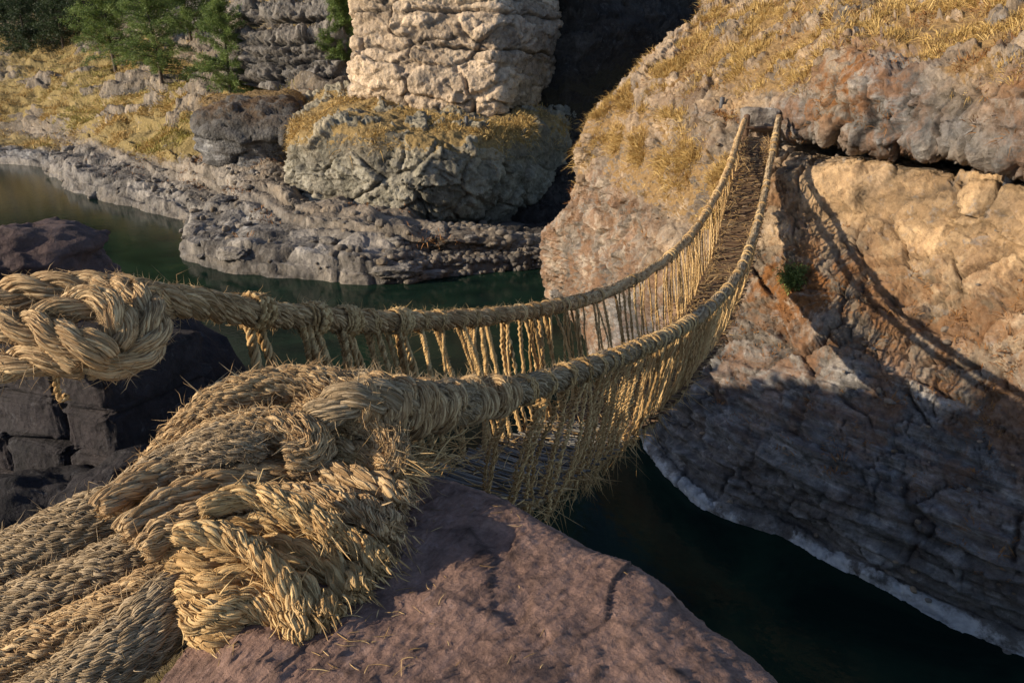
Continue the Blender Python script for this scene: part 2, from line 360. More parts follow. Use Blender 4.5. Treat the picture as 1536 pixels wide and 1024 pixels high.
# --- left bank: shore shelf, slope, hill
w = [H(-260, 238, 0), H(-60, 243, 0), H(60, 250, 0), H(108, 285, 0), H(210, 313, 0), H(285, 338, 0), H(278, 388, 0), H(400, 412, 0), H(560, 427, 0), H(650, 418, 0), H(812, 402, 0), H(900, 395, 0)]
Lrows = [lower(w, -2.5, -1.5), w,
    [H(-260, 225, .9, 'd'), H(-60, 230, .9, 'd'), H(60, 235, .9, 'd'), H(115, 262, 1.2, 'p'), H(215, 285, 1.1, 'p'), H(300, 318, .8, 'p'), H(290, 355, 1., 'p'), H(405, 380, .9, 'p'), H(560, 395, .9, 'p'), H(650, 392, .7, 'p'), H(815, 390, .3, 'm'), H(900, 380, .4)],
    [H(-260, 212, 1.5, 'h'), H(-60, 215, 1.5, 'h'), H(60, 218, 1.6, 'h'), H(140, 235, 1.8, 'k'), H(240, 260, 1.8, 'x'), H(330, 292, 1.5, 'x'), H(360, 320, 1.3, 'p'), H(440, 348, 1.3, 'p'), H(570, 368, 1.2, 'x'), H(650, 375, 1., 'x'), H(815, 378, .5, 'm'), H(900, 370, .6)],
    [H(-260, 190, 2.6, 'h'), H(-60, 195, 2.6, 'h'), H(60, 198, 2.8, 'm'), H(150, 210, 3, 'h'), H(250, 235, 3, 'h'), H(340, 262, 2.8, 'x'), H(390, 280, 2.4, 'm'), H(450, 310, 2.2, 'm'), H(570, 340, 1.9, 'm'), H(660, 355, 1.6, 'm'), H(815, 368, .8, 'm'), H(900, 362, .9)],
    [Y(-260, 165, 118, 'g'), Y(-60, 165, 115, 'g'), Y(60, 160, 112, 'g'), Y(160, 180, 92, 'g'), Y(250, 195, 76, 'g'), Y(340, 215, 62, 'h'), Y(400, 235, 56, 'm'), Y(455, 275, 51, 'm'), Y(570, 300, 50), Y(660, 320, 50), Y(815, 360, 42), Y(900, 355, 42)],
    [Y(-260, 120, 150, 'h'), Y(-60, 115, 140, 'm'), Y(60, 110, 130, 'h'), Y(160, 120, 110, 'g'), Y(250, 135, 92, 'g'), Y(340, 155, 74, 'g'), Y(400, 170, 67, 'g'), Y(470, 178, 60, 'g'), Y(570, 230, 60), Y(660, 250, 60), Y(815, 300, 60), Y(900, 300, 60)],
    [Y(-260, 60, 190, 'h'), Y(-60, 60, 175, 'h'), Y(60, 62, 165, 'h'), Y(160, 70, 140, 'h'), Y(250, 80, 115, 'h'), Y(340, 95, 92, 'm'), Y(420, 112, 80, 'g'), Y(500, 112, 70, 'g'), Y(570, 110, 72), Y(660, 110, 72), Y(815, 150, 75), Y(900, 150, 75)],
    [Y(-260, -60, 240, 'd'), Y(-60, -60, 225, 'd'), Y(60, -50, 205, 'd'), Y(160, -40, 180, 'd'), Y(250, -30, 150, 'd'), Y(340, -20, 120, 'd'), Y(420, -20, 104, 'm'), Y(500, -20, 95), Y(570, -20, 95), Y(660, -20, 95), Y(815, -20, 95), Y(900, 0, 95)]]
Lrows.append(push(Lrows[-1], 1.25, 45, 'd')); Lrows.append(push(Lrows[-1], 1.15, 40, 'd')); Lrows.append(push(Lrows[-1], 1.3, -40, 'm'))
_ld = rockdisp(.5, .16, .24, (.24, .24, .6), .04, 1.2, .12, .0, .9, 3)
def ldisp(P, N, at):
    q = P * np.array([.07, .07, .2]); n = fbm(q, 5, 201, .6)
    up = sstep(2.5, 4.5, P[..., 2]); at[..., 0] = at[..., 0] * (1 - up * sstep(.16, .4, n) * .95)
    d, c = _ld(P, N, at)
    z = P[..., 2] * .42 + .6 * fbm(P * .06, 3, 205); sw = z - np.floor(z)
    d = d + up * (1.0 * np.clip(n, -.5, .9) + .9 * (sstep(0, .25, sw) - sw) * sstep(-.2, .3, gn(P * .05, 207)))
    d = d + .10 * fbm(P * np.array([.22, .22, 1.7]), 4, 209)
    hs = .62 + .75 * up; nn_ = .9 * fbm(P * np.array([.07, .07, 0]), 4, 211, .55) + .12 * fbm(P * np.array([.5, .5, 0]), 3, 213)
    gm = sstep(-5, -1.5, P[..., 0]) * sstep(37., 40, P[..., 1]); d = d * (1 - .92 * gm)
    t = P[..., 2] / hs + nn_ / .8; fl = np.floor(t); fr_ = t - fl
    zq = (fl + sstep(.72, 1., fr_) - t) * hs * (.85 - .35 * at[..., 0].clip(0, 1)) * sstep(-.5, .3, P[..., 2]) * (1 - sstep(-4, -1.5, P[..., 0]) * sstep(37.5, 40, P[..., 1]))
    sh = np.zeros_like(P); sh[..., 2] = zq + .25 * sstep(-.5, .3, P[..., 2])
    c = np.maximum(c, .6 * np.exp(-((fr_ - .72) / .05) ** 2))
    return d, (c, sh)
patch('riverbank', Lrows, 640, 520, ldisp, M['bank'])
# --- small block
e = lambda c, *a: [Y(px, py, y, c) for px, py, y in a]
patch('rock_outcrop', [e('k', (320, 235, 70), (302, 226, 58), (330, 250, 54), (380, 258, 53), (430, 252, 53), (456, 232, 57), (440, 225, 70)),
    e('d', (320, 215, 70), (302, 208, 57), (332, 222, 53.5), (385, 228, 53), (430, 225, 53), (452, 212, 57), (440, 215, 70)),
    e('k', (320, 190, 70), (295, 188, 56), (330, 195, 52.6), (385, 200, 52), (440, 197, 52), (458, 188, 56), (440, 190, 70)),
    e('r', (320, 165, 70), (302, 168, 57), (335, 165, 54), (390, 160, 53.5), (438, 160, 54), (453, 165, 57), (440, 165, 70)),
    e('g', (325, 150, 72), (312, 152, 62), (340, 147, 62), (390, 142, 62), (438, 142, 62), (452, 148, 62), (440, 150, 72)),
    e('g', (330, 150, 76), (320, 150, 76), (345, 150, 76), (390, 148, 76), (430, 148, 76), (445, 150, 76), (440, 152, 76))],
    170, 120, rockdisp(.35, .3, .32, (.4, .4, .7), .06, 1.8, .2, .2, 1.0, 5), M['dim'])
# --- lower rock block under the tower
cx = [470, 442, 500, 570, 640, 700, 750, 800, 850, 890]; cy = [60, 48, 45, 43.5, 43, 43.5, 45, 48, 53, 62]
def rw(pys, dy, c): return [Y(x, p, y + q, cc) for x, p, y, q, cc in zip(cx, pys, cy, dy if isinstance(dy, list) else [dy] * 10, c)]
patch('rock_terrace', [rw([310, 312, 352, 362, 366, 372, 374, 378, 380, 382], .2, 'mmmmkkkkkk'),
    rw([285, 285, 325, 335, 335, 340, 345, 350, 350, 355], [0, 0, 0, .2, 1.2, 2, 2.2, 2, 1, 0], 'mmmmkkkkkk'),
    rw([270, 262, 285, 300, 305, 305, 305, 310, 315, 320], [0, -.2, -.3, -.3, 0, .7, 1, 1, .5, 0], 'mxxxkkkkkk'),
    rw([240, 240, 245, 250, 255, 255, 255, 255, 260, 265], [0, -.4, -.5, -.6, -.6, -.4, 0, .2, 0, 0], 'mxxxxkkkkk'),
    rw([215, 214, 210, 212, 222, 226, 220, 212, 210, 215], [0, -.2, -.2, -.2, -.3, -.3, -.2, 0, 0, 0], 'hhhhhhhhhh'),
    rw([205, 203, 192, 197, 205, 210, 202, 192, 190, 200], .5, 'gggggggggg'),
    [Y(x, p, y, c) for x, p, y, c in zip(cx, [188, 186, 172, 168, 178, 184, 184, 180, 178, 180], [62, 53, 50, 48.3, 47.4, 47.2, 48, 50.5, 55, 64], 'ggggggggkk')],
    [Y(x, p, y, c) for x, p, y, c in zip(cx, [170, 166, 150, 151, 160, 170, 172, 170, 170, 172], [64, 58, 54.5, 52.5, 51.8, 51.5, 52, 54, 58, 66], 'ggghxxxhkk')],
    [Y(x, p, y, c) for x, p, y, c in zip(cx, [160, 155, 135, 138, 150, 160, 162, 160, 160, 160], [70, 66, 62, 60, 60, 60, 60, 60, 64, 72], 'gggmmmmmkk')]],
    420, 230, rockdisp(.45, .22, .42, (.36, .36, .5), .07, 1.9, .24, .12, .9, 8), M['block'], gs=.45)
# --- sandstone tower
tx = [585, 533, 548, 610, 680, 738, 760, 795, 840, 900]; tyy = [64, 53.4, 51.7, 50.9, 50.2, 49.9, 50.6, 54.5, 60, 70]
tb = [120, 134, 141, 155, 166, 171, 170, 160, 142, 120]
def tr(dp, dy, c='w', off=0):
    return [Y(x + off, (p + dp) if dp > -60 else p + dp, y + dy, c) for x, p, y in zip(tx, tb, tyy)]
patch('sandstone_cliff', [tr(14, 2.5, 'k'), tr(3, 2.0, 'k'), tr(-5, .1), tr(-40, -.35), tr(-85, -.1), tr(-120, .1, 'w', -2), tr(-160, .5, 'w', -2), tr(-260, 1.2), tr(-420, 2.5), tr(-520, 6, 'g'), tr(-500, 25, 'g')],
    420, 420, rockdisp(.4, .22, .34, (.3, .3, .6), .06, 2.1, .22, .06, .7, 12, (10.85, 13.1, 16.4), .08, .6), M['tower'])
# --- back cliff
bx = [350, 372, 420, 470, 520, 575]; by = [84, 72, 69, 68, 68, 70]
def br(pys, dy, c='k'): return [Y(x, p, y + dy, c) for x, p, y in zip(bx, pys, by)]
patch('layered_cliff', [br([130, 128, 140, 138, 130, 125], -1), br([100, 95, 100, 100, 98, 95], -.4), br([60, 55, 58, 58, 55, 50], 0, 'x'), br([52, 47, 50, 50, 47, 42], 1.4, 'h'), br([20, 15, 15, 12, 12, 10], 1.6, 'k'),
    br([10, 5, 5, 3, 2, 0], 3, 'h'), br([-40, -40, -40, -40, -40, -40], 3.6, 'k'), br([-160, -170, -170, -170, -170, -170], 6, 'm'), br([-200, -210, -210, -210, -210, -210], 30, 'm')],
    220, 220, rockdisp(.5, .2, .7, (.4, .4, .9), .1, 1.5, .35, .35, .8, 15, (9, 10.6, 12.2, 14), .14, .8), M['ledge'])
# --- gully wall behind
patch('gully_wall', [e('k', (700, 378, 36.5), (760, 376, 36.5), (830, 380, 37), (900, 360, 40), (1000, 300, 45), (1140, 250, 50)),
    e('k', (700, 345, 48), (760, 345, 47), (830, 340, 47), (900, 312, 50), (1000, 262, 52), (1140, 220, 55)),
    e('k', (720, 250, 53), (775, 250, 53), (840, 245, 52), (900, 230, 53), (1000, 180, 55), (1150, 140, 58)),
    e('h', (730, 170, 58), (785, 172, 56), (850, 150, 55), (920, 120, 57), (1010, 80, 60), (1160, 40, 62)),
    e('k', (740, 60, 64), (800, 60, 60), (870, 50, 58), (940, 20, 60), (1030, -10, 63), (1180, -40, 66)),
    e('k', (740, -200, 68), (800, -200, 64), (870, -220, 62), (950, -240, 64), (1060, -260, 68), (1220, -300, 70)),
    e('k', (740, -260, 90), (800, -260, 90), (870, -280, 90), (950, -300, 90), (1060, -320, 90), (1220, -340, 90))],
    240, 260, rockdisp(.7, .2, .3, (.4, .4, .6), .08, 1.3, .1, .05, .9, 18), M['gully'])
# --- right bank
w = [H(845, 408, 0, 'q'), H(818, 440, 0, 'q'), H(845, 462, 0, 'q'), H(880, 515, 0, 'q'), H(930, 600, 0, 'P'), H(985, 692, 0, 'P'), H(1062, 765, 0, 'P'), H(1185, 808, 0, 'P'), H(1290, 868, 0, 'P'), H(1400, 920, 0, 'P'), H(1540, 985, 0, 'P'), H(1750, 1085, 0, 'P'), H(2000, 1200, 0, 'P')]
def rr(c, *a): return [Y(px, py, y, cc) for (px, py, y), cc in zip(a, c)]
Rrows = [lower(w, -2.5, -.5, -.9), w,
    [H(845, 402, .35, 'm'), H(820, 426, .35, 'q'), H(848, 447, .35, 'q'), H(885, 498, .35, 'q'), H(935, 582, .35, 'q'), H(990, 670, .16, 'Q'), H(1068, 741, .16, 'Q'), H(1190, 782, .16, 'Q'), H(1295, 842, .16, 'Q'), H(1405, 893, .16, 'Q'), H(1545, 958, .16, 'Q'), H(1755, 1055, .16, 'Q'), H(2005, 1168, .16, 'Q')],
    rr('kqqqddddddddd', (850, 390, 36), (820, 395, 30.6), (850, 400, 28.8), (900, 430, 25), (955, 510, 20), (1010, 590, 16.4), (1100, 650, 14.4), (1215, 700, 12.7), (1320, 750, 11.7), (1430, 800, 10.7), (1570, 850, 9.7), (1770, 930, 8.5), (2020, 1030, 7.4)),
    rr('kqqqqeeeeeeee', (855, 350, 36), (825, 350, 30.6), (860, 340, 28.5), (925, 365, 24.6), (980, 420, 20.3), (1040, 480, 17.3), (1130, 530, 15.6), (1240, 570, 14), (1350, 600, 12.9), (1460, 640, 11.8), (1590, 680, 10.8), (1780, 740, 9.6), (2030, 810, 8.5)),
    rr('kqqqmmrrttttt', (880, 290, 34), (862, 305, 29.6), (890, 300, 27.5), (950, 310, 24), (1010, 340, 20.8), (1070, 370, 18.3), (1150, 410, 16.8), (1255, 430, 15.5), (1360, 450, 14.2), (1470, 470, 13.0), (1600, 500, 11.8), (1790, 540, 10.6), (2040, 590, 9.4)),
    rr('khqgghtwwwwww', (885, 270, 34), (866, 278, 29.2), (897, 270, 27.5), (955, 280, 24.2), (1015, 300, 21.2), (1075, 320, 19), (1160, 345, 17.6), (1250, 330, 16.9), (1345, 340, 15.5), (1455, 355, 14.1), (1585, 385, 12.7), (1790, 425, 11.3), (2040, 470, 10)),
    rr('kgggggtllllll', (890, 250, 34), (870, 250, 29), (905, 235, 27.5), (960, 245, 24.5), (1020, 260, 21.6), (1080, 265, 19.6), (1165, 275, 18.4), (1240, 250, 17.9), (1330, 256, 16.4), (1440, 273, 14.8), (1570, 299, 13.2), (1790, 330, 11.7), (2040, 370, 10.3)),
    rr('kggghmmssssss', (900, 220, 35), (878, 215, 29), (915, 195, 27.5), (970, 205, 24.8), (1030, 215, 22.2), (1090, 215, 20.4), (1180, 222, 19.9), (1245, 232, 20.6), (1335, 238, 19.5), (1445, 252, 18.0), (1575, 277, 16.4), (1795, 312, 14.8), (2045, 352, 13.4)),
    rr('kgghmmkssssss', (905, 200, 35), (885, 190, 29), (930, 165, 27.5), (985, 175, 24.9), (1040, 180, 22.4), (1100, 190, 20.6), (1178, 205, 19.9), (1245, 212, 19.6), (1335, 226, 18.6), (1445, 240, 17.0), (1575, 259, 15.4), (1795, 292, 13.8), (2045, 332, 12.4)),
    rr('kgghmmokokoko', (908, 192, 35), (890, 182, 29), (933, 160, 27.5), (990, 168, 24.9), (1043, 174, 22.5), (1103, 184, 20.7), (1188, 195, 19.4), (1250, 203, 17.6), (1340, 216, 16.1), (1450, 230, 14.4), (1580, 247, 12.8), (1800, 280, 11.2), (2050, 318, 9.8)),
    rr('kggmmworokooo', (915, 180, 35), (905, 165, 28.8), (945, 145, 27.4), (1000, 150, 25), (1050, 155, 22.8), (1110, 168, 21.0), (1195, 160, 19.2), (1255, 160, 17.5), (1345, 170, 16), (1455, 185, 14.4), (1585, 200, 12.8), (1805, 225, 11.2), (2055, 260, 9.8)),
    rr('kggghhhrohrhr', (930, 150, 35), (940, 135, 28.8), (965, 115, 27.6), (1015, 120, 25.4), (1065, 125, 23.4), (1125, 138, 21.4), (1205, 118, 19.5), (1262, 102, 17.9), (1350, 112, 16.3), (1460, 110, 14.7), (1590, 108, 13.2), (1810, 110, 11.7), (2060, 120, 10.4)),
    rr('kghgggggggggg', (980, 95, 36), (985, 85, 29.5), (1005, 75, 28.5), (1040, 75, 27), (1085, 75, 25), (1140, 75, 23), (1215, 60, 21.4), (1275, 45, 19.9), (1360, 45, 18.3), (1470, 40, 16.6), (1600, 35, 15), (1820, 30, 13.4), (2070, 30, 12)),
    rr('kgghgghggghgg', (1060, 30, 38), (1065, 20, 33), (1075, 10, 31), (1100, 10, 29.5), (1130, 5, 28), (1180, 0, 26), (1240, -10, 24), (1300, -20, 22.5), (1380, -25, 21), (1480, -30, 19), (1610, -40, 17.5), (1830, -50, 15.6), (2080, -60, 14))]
Rrows.append(push(Rrows[-1], 1.4, 2.5, 'g')); Rrows.append(push(Rrows[-1], 1.5, -8, 'g'))
_rd = rockdisp(.20, .4, .22, (.8, .8, 1.2), .04, 3.2, .17, .0, 2., 22)
def rdisp(P, N, at):
    d, c = _rd(P, N, at)
    # flat-lying strata on the low, darkened part of the cliff
    lowk = 1 - sstep(1.9, 3.6, P[..., 2] + .6 * fbm(P * .7, 3, 90))
    q = P * np.array([.55, .55, 5.5]); zz = P[..., 2] * 4.2 + .5 * fbm(P * .6, 3, 91); swt = zz - np.floor(zz)
    d = d * (1 - .55 * lowk) + lowk * (.20 * fbm(q, 4, 92, .6) + .17 * (sstep(0, .3, swt) - swt))
    c = np.maximum(c, lowk * .5 * (1 - sstep(0, .12, np.abs(fbm(q * np.array([1, 1, 1.3]), 3, 94)))))
    oh = sstep(7.0, 7.5, P[..., 2]) * sstep(.5, .2, N[..., 2]) * sstep(6.5, 7.5, P[..., 0])
    f1, f2, cid, fac = worley(P * np.array([1.0, 1.0, .6]) + .12 * np.stack([gn(P * 3, 1), gn(P * 3, 2), gn(P * 3, 3)], -1), 96); e = f2 - f1
    d = d + oh * (.26 * sstep(0, .05, e) * (.1 + .22 * cid + .55 * fac) - .09 * (1 - sstep(0, .05, e)) + .11 * fbm(P * np.array([3., 3., .8]), 5, 97, .6)); c = np.maximum(c, oh * (1 - sstep(0, .07, e)))
    d = d + .09 * sstep(.1, .5, fbm(P * .9, 5, 301, .6)) * (P[..., 2] > 6) * np.clip(1 - lowk, 0, 1) * sstep(8.3, 9.2, P[..., 2])
    d = d * (.5 + .5 * sstep(.1, .55, P[..., 2]))
    near = np.exp(-((P[..., 0] - 6.2) ** 2 + (P[..., 1] - 19.3) ** 2 + (P[..., 2] - 7.6) ** 2) / 1.6)
    slot = np.clip(at[..., 5], 0, 1)
    return d * (1 - .8 * near) * (1 - .85 * slot), c
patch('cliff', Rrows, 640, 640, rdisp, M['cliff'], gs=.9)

# --- near bank (under and beside the camera, the unseen ridge on the left, crest shaped to shade the lower cliff)
gx, gy = np.meshgrid(np.linspace(-46, 3.2, 260), np.linspace(-26, 15, 220))
edge = np.where(gx > -3.2, 2.9 - .9 * sstep(-.6, 2.5, gx) * 2.2, np.minimum(2.9 + (-3.2 - gx) * 1.15, 12.5))
inside = edge - gy + .4 * gn(np.stack([gx * .5, gy * .5, 0 * gx], -1), 41)
plateau = 6.3 + 0 * gx
crest = 8.6 + np.clip(8 - gy, -6, 2.8) * .42 - 2.7 * sstep(5.1, 3.7, gy) + .7 * fbm(np.stack([gx * .7, gy * .9, 0 * gx], -1), 5, 42, .65)
rk = sstep(-4.2, -8.0, gx)
gz = (plateau * (1 - rk) + crest * rk + np.clip(-9 - gx, 0, 40) * .16) * sstep(-.9, .25, inside) - 3 * (1 - sstep(-1.6, -.2, inside))
gz = gz + .12 * fbm(np.stack([gx, gy, 0 * gx], -1), 4, 44)
gz = np.minimum(gz, np.where((gx > -3.6) & (gy > -4), 6.1, 99))
V = np.stack([gx, gy, gz], -1); n1, n2 = V.shape[:2]; GV = V.reshape(-1, 3)
i = (np.arange(n1 - 1)[:, None] * n2 + np.arange(n2 - 1)[None]).ravel(); Q = np.stack([i, i + 1, i + n2 + 1, i + n2], -1)
Z = np.zeros(n1 * n2); SZ = Z
tag(mesh('ground', V, Q, M['bank'], attrs={'grass': Z + .5, 'warm': Z + .4, 'pale': Z, 'rust': Z + .1, 'crack': Z, 'dark': Z}), kind='structure')

# ------------------------------------------------------------------ water
m = NT('river_water')
nz = m.noise(1.6, 3, .5, .4, m.map((1, .6, 1))); nz2 = m.noise(.22, 3, .5)
c = m.ramp(m.noise(.35, 6, .65, .8), [(.35, (.004, .010, .008)), (.6, (.009, .022, .014)), (.75, (.02, .032, .016))])
m.fin(c, .05, m.bump(m.math('ADD', m.math('MULTIPLY', nz, .6), m.noise(5, 3, .5)), .15, .04), .13)
m.b.inputs['IOR'].default_value = 1.2; M['water'] = m.m
n = 60; X = np.linspace(-260, 120, n); Yy = np.linspace(-40, 260, n); gx, gy = np.meshgrid(X, Yy)
V = np.stack([gx, gy, 0 * gx], -1); i = (np.arange(n - 1)[:, None] * n + np.arange(n - 1)[None]).ravel()
tag(mesh('water', V, np.stack([i, i + 1, i + n + 1, i + n], -1), M['water']), kind='structure')
V = np.array([[-260, -40, -3.5], [120, -40, -3.5], [120, 260, -3.5], [-260, 260, -3.5]])
Z = np.zeros(4); tag(mesh('riverbed', V, np.array([[0, 1, 2, 3]]), M['gully'], attrs={k: Z for k in ('grass', 'warm', 'pale', 'rust', 'crack')}), kind='structure')

# ------------------------------------------------------------------ rope bridge
R_PX = [(468, 645, 2.40), (520, 598, 2.36), (600, 602, 2.5), (720, 597, 3.0), (800, 580, 3.5), (850, 563, 3.95), (900, 546, 4.6), (950, 526, 5.4), (1000, 503, 6.6), (1050, 472, 8.4), (1090, 435, 10.6), (1115, 395, 12.5), (1133, 345, 14.3), (1145, 300, 15.9), (1155, 250, 17.25), (1162, 210, 18.2), (1168, 176, 19.1)]
L_PX = [(205, 440, 2.78), (235, 447, 2.9), (300, 456, 3.1), (370, 466, 3.35), (440, 474, 3.67), (520, 481, 4.1), (600, 482, 4.6), (680, 479, 5.25), (760, 472, 6.1), (830, 460, 7.15), (890, 445, 8.35), (950, 420, 9.9), (1000, 388, 11.7), (1040, 348, 13.6), (1070, 300, 15.4), (1090, 260, 16.8), (1105, 215, 18.0), (1119, 176, 19.1)]
railR = crom([Y(*p)[:3] for p in R_PX], 900); railL = crom([Y(*p)[:3] for p in L_PX], 900)
def at_y(C, y):
    i = np.clip(np.searchsorted(C[:, 1], y), 1, len(C) - 1); t = (y - C[i - 1, 1]) / (C[i, 1] - C[i - 1, 1])
    return C[i - 1] + (C[i] - C[i - 1]) * np.clip(t, 0, 1)[..., None]
us = np.linspace(0, 1, 500)
cR = crom(railR[::20], 500); cL = crom(railL[::20], 500)     # matched by fraction of length
Lb = length(railR)
drop = 1.0 * sstep(-.35, .22, us) * (1 - .8 * sstep(.76, 1.0, us))
ctr = (cR + cL) / 2; side = nrm((cR - cL) * np.array([1, 1, 0])); halfw = np.linalg.norm((cR - cL)[:, :2], axis=1) / 2
hw = np.minimum(halfw * .86, .40) * (1 - .12 * sstep(.9, 1, us))
ctr2 = ctr.copy(); ctr2[:, 2] = np.minimum(cR[:, 2], cL[:, 2]) - drop
ctr2[:, 2] = np.convolve(np.pad(ctr2[:, 2], 15, 'edge'), np.ones(31) / 31, 'valid')
dR = ctr2 + side * hw[:, None]; dL = ctr2 - side * hw[:, None]
def fr_at(C, u):
    x = np.clip(u, 0, 1) * (len(C) - 1); i = np.minimum(x.astype(int), len(C) - 2); return C[i] + (C[i + 1] - C[i]) * (x - i)[:, None]
BR = empty('rope_bridge', [float(c) for c in ctr2[250]])
tag(BR, 'handwoven straw rope suspension bridge sagging across the river between two rocky banks', 'bridge')

def rope_geo(P, R, nst=3, pitch=None, m=7, S=5, wob=.12, fuzz=0, fr=.0018, fl=.06, core=True, plies=1):
    """twisted rope: nst strands, each covered by m cords (of plies yarns). P (K,3)."""
    P = P[None]; parts = []
    pitch = pitch or R * 7
    rs = R * (.56 if nst > 2 else .52) if nst > 1 else R
    st = helix(P, R * .47, nst, pitch, wob) if nst > 1 else P
    rc = PI * rs / m * 1.12
    if core: parts.append(tubes(st, (rs - rc * .7) * 1.0, 8, np.full(len(st), .12), False))
    co = helix(st, rs - rc * .45, m, -pitch * .9 if nst > 1 else pitch, wob * .6)
    if plies > 1:
        pl = helix(co, rc * .52, plies, rc * 6.5, .25)
        jit = 1 + .25 * gn(pl * 60, 9)
        parts.append(tubes(pl, rc * .62 * jit, S, None, False))
    else:
        parts.append(tubes(co, rc * (1 + .25 * gn(co * 40, 9)), S, None, False))
    if fuzz: parts.append(strays(co, fuzz, fl, fr, 1.0, P[0]))
    return parts
def lenres(P, step): return crom(P, max(4, int(length(P) / step)))

def px_path(pts): return np.array([Y(*p)[:3] for p in pts])
def thick(P, R, m, S=5, fuzz=900, fl=.05, wob=.10, pitch=None, taper=None, plies=2, lump=.10, fr=.0013):
    """single thick cable wrapped by m two-ply cords."""
    P = lenres(P, .009); P = P + .010 * np.stack([gn(P * 5, 1), gn(P * 5, 2), gn(P * 5, 3)], -1)
    K = len(P); k = np.linspace(0, 1, K); Rv = R * (1 + lump * gn(P * 6.5, 77))
    if taper is not None: Rv = Rv * np.interp(k, *taper)
    rc = PI * R / m * 1.2; parts = [tubes(P[None], (Rv - rc * .5)[None], 14, np.array([.1]))]
    pitch = pitch or R * 9
    co = helix(P[None], (Rv - rc * .25)[None], m, pitch, .10, None, .5)
    dis = co + .006 * np.stack([gn(co * 22, 1), gn(co * 22, 2), gn(co * 22, 3)], -1)
    pl = helix(dis, rc * .5, plies, -rc * 6., .3)
    lum = 1 + .35 * gn(pl * 55, 9)
    parts.append(tubes(pl, rc * .50 * lum, 4, None, True))
    yr = helix(pl, rc * .52 * lum, 7, rc * 16, .5, None, .6)
    nd = yr + .0022 * np.stack([gn(yr * 45, 1), gn(yr * 45, 2), gn(yr * 45, 3)], -1)
    parts.append(tubes(nd, rc * .17 * (1 + .6 * gn(yr * 40, 8)), 3, None, True))
    parts.append(strays(pl, fuzz, fl * .9, fr * 1.1, .30, P, .25))
    parts.append(strays(pl, fuzz, fl, fr, 1.1, P))
    parts.append(strays(pl, fuzz // 4, fl * 1.6, fr * 1.7, .7, P, .7))
    return parts
def laid(P, R, nst=3, pitch=None, ny=15, fuzz=1500, fl=.05, fr=.0012, lump=.08, taper=None):
    """rope of fat twisted strands, each a sheaf of long straw fibres."""
    P = lenres(P, .009); P = P + .008 * np.stack([gn(P * 5, 1), gn(P * 5, 2), gn(P * 5, 3)], -1); K = len(P)
    Rv = R * (1 + lump * gn(P * 6, 77)); pitch = pitch or R * 6.2
    if taper is not None: Rv = Rv * np.interp(np.linspace(0, 1, K), *taper)
    st = helix(P[None], (Rv * .50)[None], nst, pitch, .1, None, .3); rs = R * .54; n = len(st)
    rsv = rs * (1 + .12 * gn(st * 9, 71)); parts = [tubes(st, rsv * .93, 12, np.full(n, .12))]
    ry = PI * rs / ny
    yr = helix(st, rsv * .93, ny, -R * 10, .22, None, .7); yr = yr + .003 * np.stack([gn(yr * 25, 1), gn(yr * 25, 2), gn(yr * 25, 3)], -1)
    parts.append(tubes(yr, ry * .95 * (1 + .45 * gn(yr * 30, 9)), 4, None, True))
    fb = helix(yr, ry * .85, 4, R * 5, .7, None, .9); parts.append(tubes(fb, ry * .26 * (1 + .5 * gn(fb * 40, 8)), 3, None, True))
    parts += [strays(yr, fuzz, fl, fr, 1., P), strays(yr, fuzz, fl * 1.3, fr * 1.2, .25, P, .2), strays(yr, fuzz // 5, fl * 1.6, fr * 1.8, .7, P, .7)]
    return parts
def fray(P, n, L, r, spread=.7):
    """brush of loose straw at the end of path P."""
    t = nrm(P[-1] - P[-4]); b = P[-1] + RNG.normal(0, .022, (n, 3)) - t * RNG.uniform(0, .05, (n, 1))
    d = nrm(t + RNG.normal(0, spread * .6, (n, 3)) + np.array([0, 0, -.25])); l = L * RNG.uniform(.3, 1.2, (n, 1)); kk = np.linspace(0, 1, 6)
    Q = b[:, None] + d[:, None] * l[:, None] * kk[None, :, None] + (RNG.normal(0, .35, (n, 1, 3)) - np.array([0, 0, .3])) * l[:, None] * (kk ** 2)[None, :, None]
    return tubes(Q, r * RNG.uniform(.6, 1.3, (n, 1)) * np.linspace(1, .5, 6)[None], 3)
# handrails, floor cables
for C, lab in ((railR, 'right'), (railL, 'left')):
    n1 = 420; A = C[:n1]; parts = []
    ang = np.linspace(0, 1, len(C))
    # near half in finer detail, far half coarser
    k = np.searchsorted(C[:, 1], 7.5)
    near, far = C[:k + 1], C[k:]
    nearP = crom(near[::6], int(length(near) / .008)); farP = crom(far[::8], int(length(far) / .022))
    nearP = nearP + .012 * np.stack([gn(nearP * 3.1, 1), gn(nearP * 3.1, 2), gn(nearP * 3.1, 3)], -1)
    farP = farP + .02 * np.stack([gn(farP * 2, 1), gn(farP * 2, 2), gn(farP * 2, 3)], -1)
    parts += laid(nearP, .064, 3, .30, 13, 5000, .045)
    parts += rope_geo(farP, .068, 3, .36, 8, 4, .16, 4500, .0026, .07)
    V, Q, T = join(parts)
    hr = mesh('handrail_rope', V, Q, M['straw_old'] if lab == 'right' else M['straw'], BR, {'tint': T})
    hr['label'] = 'handrail rope, greyer and nearer the viewer' if lab == 'right' else 'handrail rope, yellower and farther from the viewer'
for k in range(4):
    o = (k - 1.5) / 1.5 * .85
    P = ctr2 + side * (hw * o)[:, None] - np.array([0, 0, .05]); P = crom(P[::10], 500)
    V, Q, T = join(rope_geo(P, .045, 3, .25, 5, 4, .15))
    mesh('floor_cable', V, Q, M['straw_old'], BR, {'tint': T})

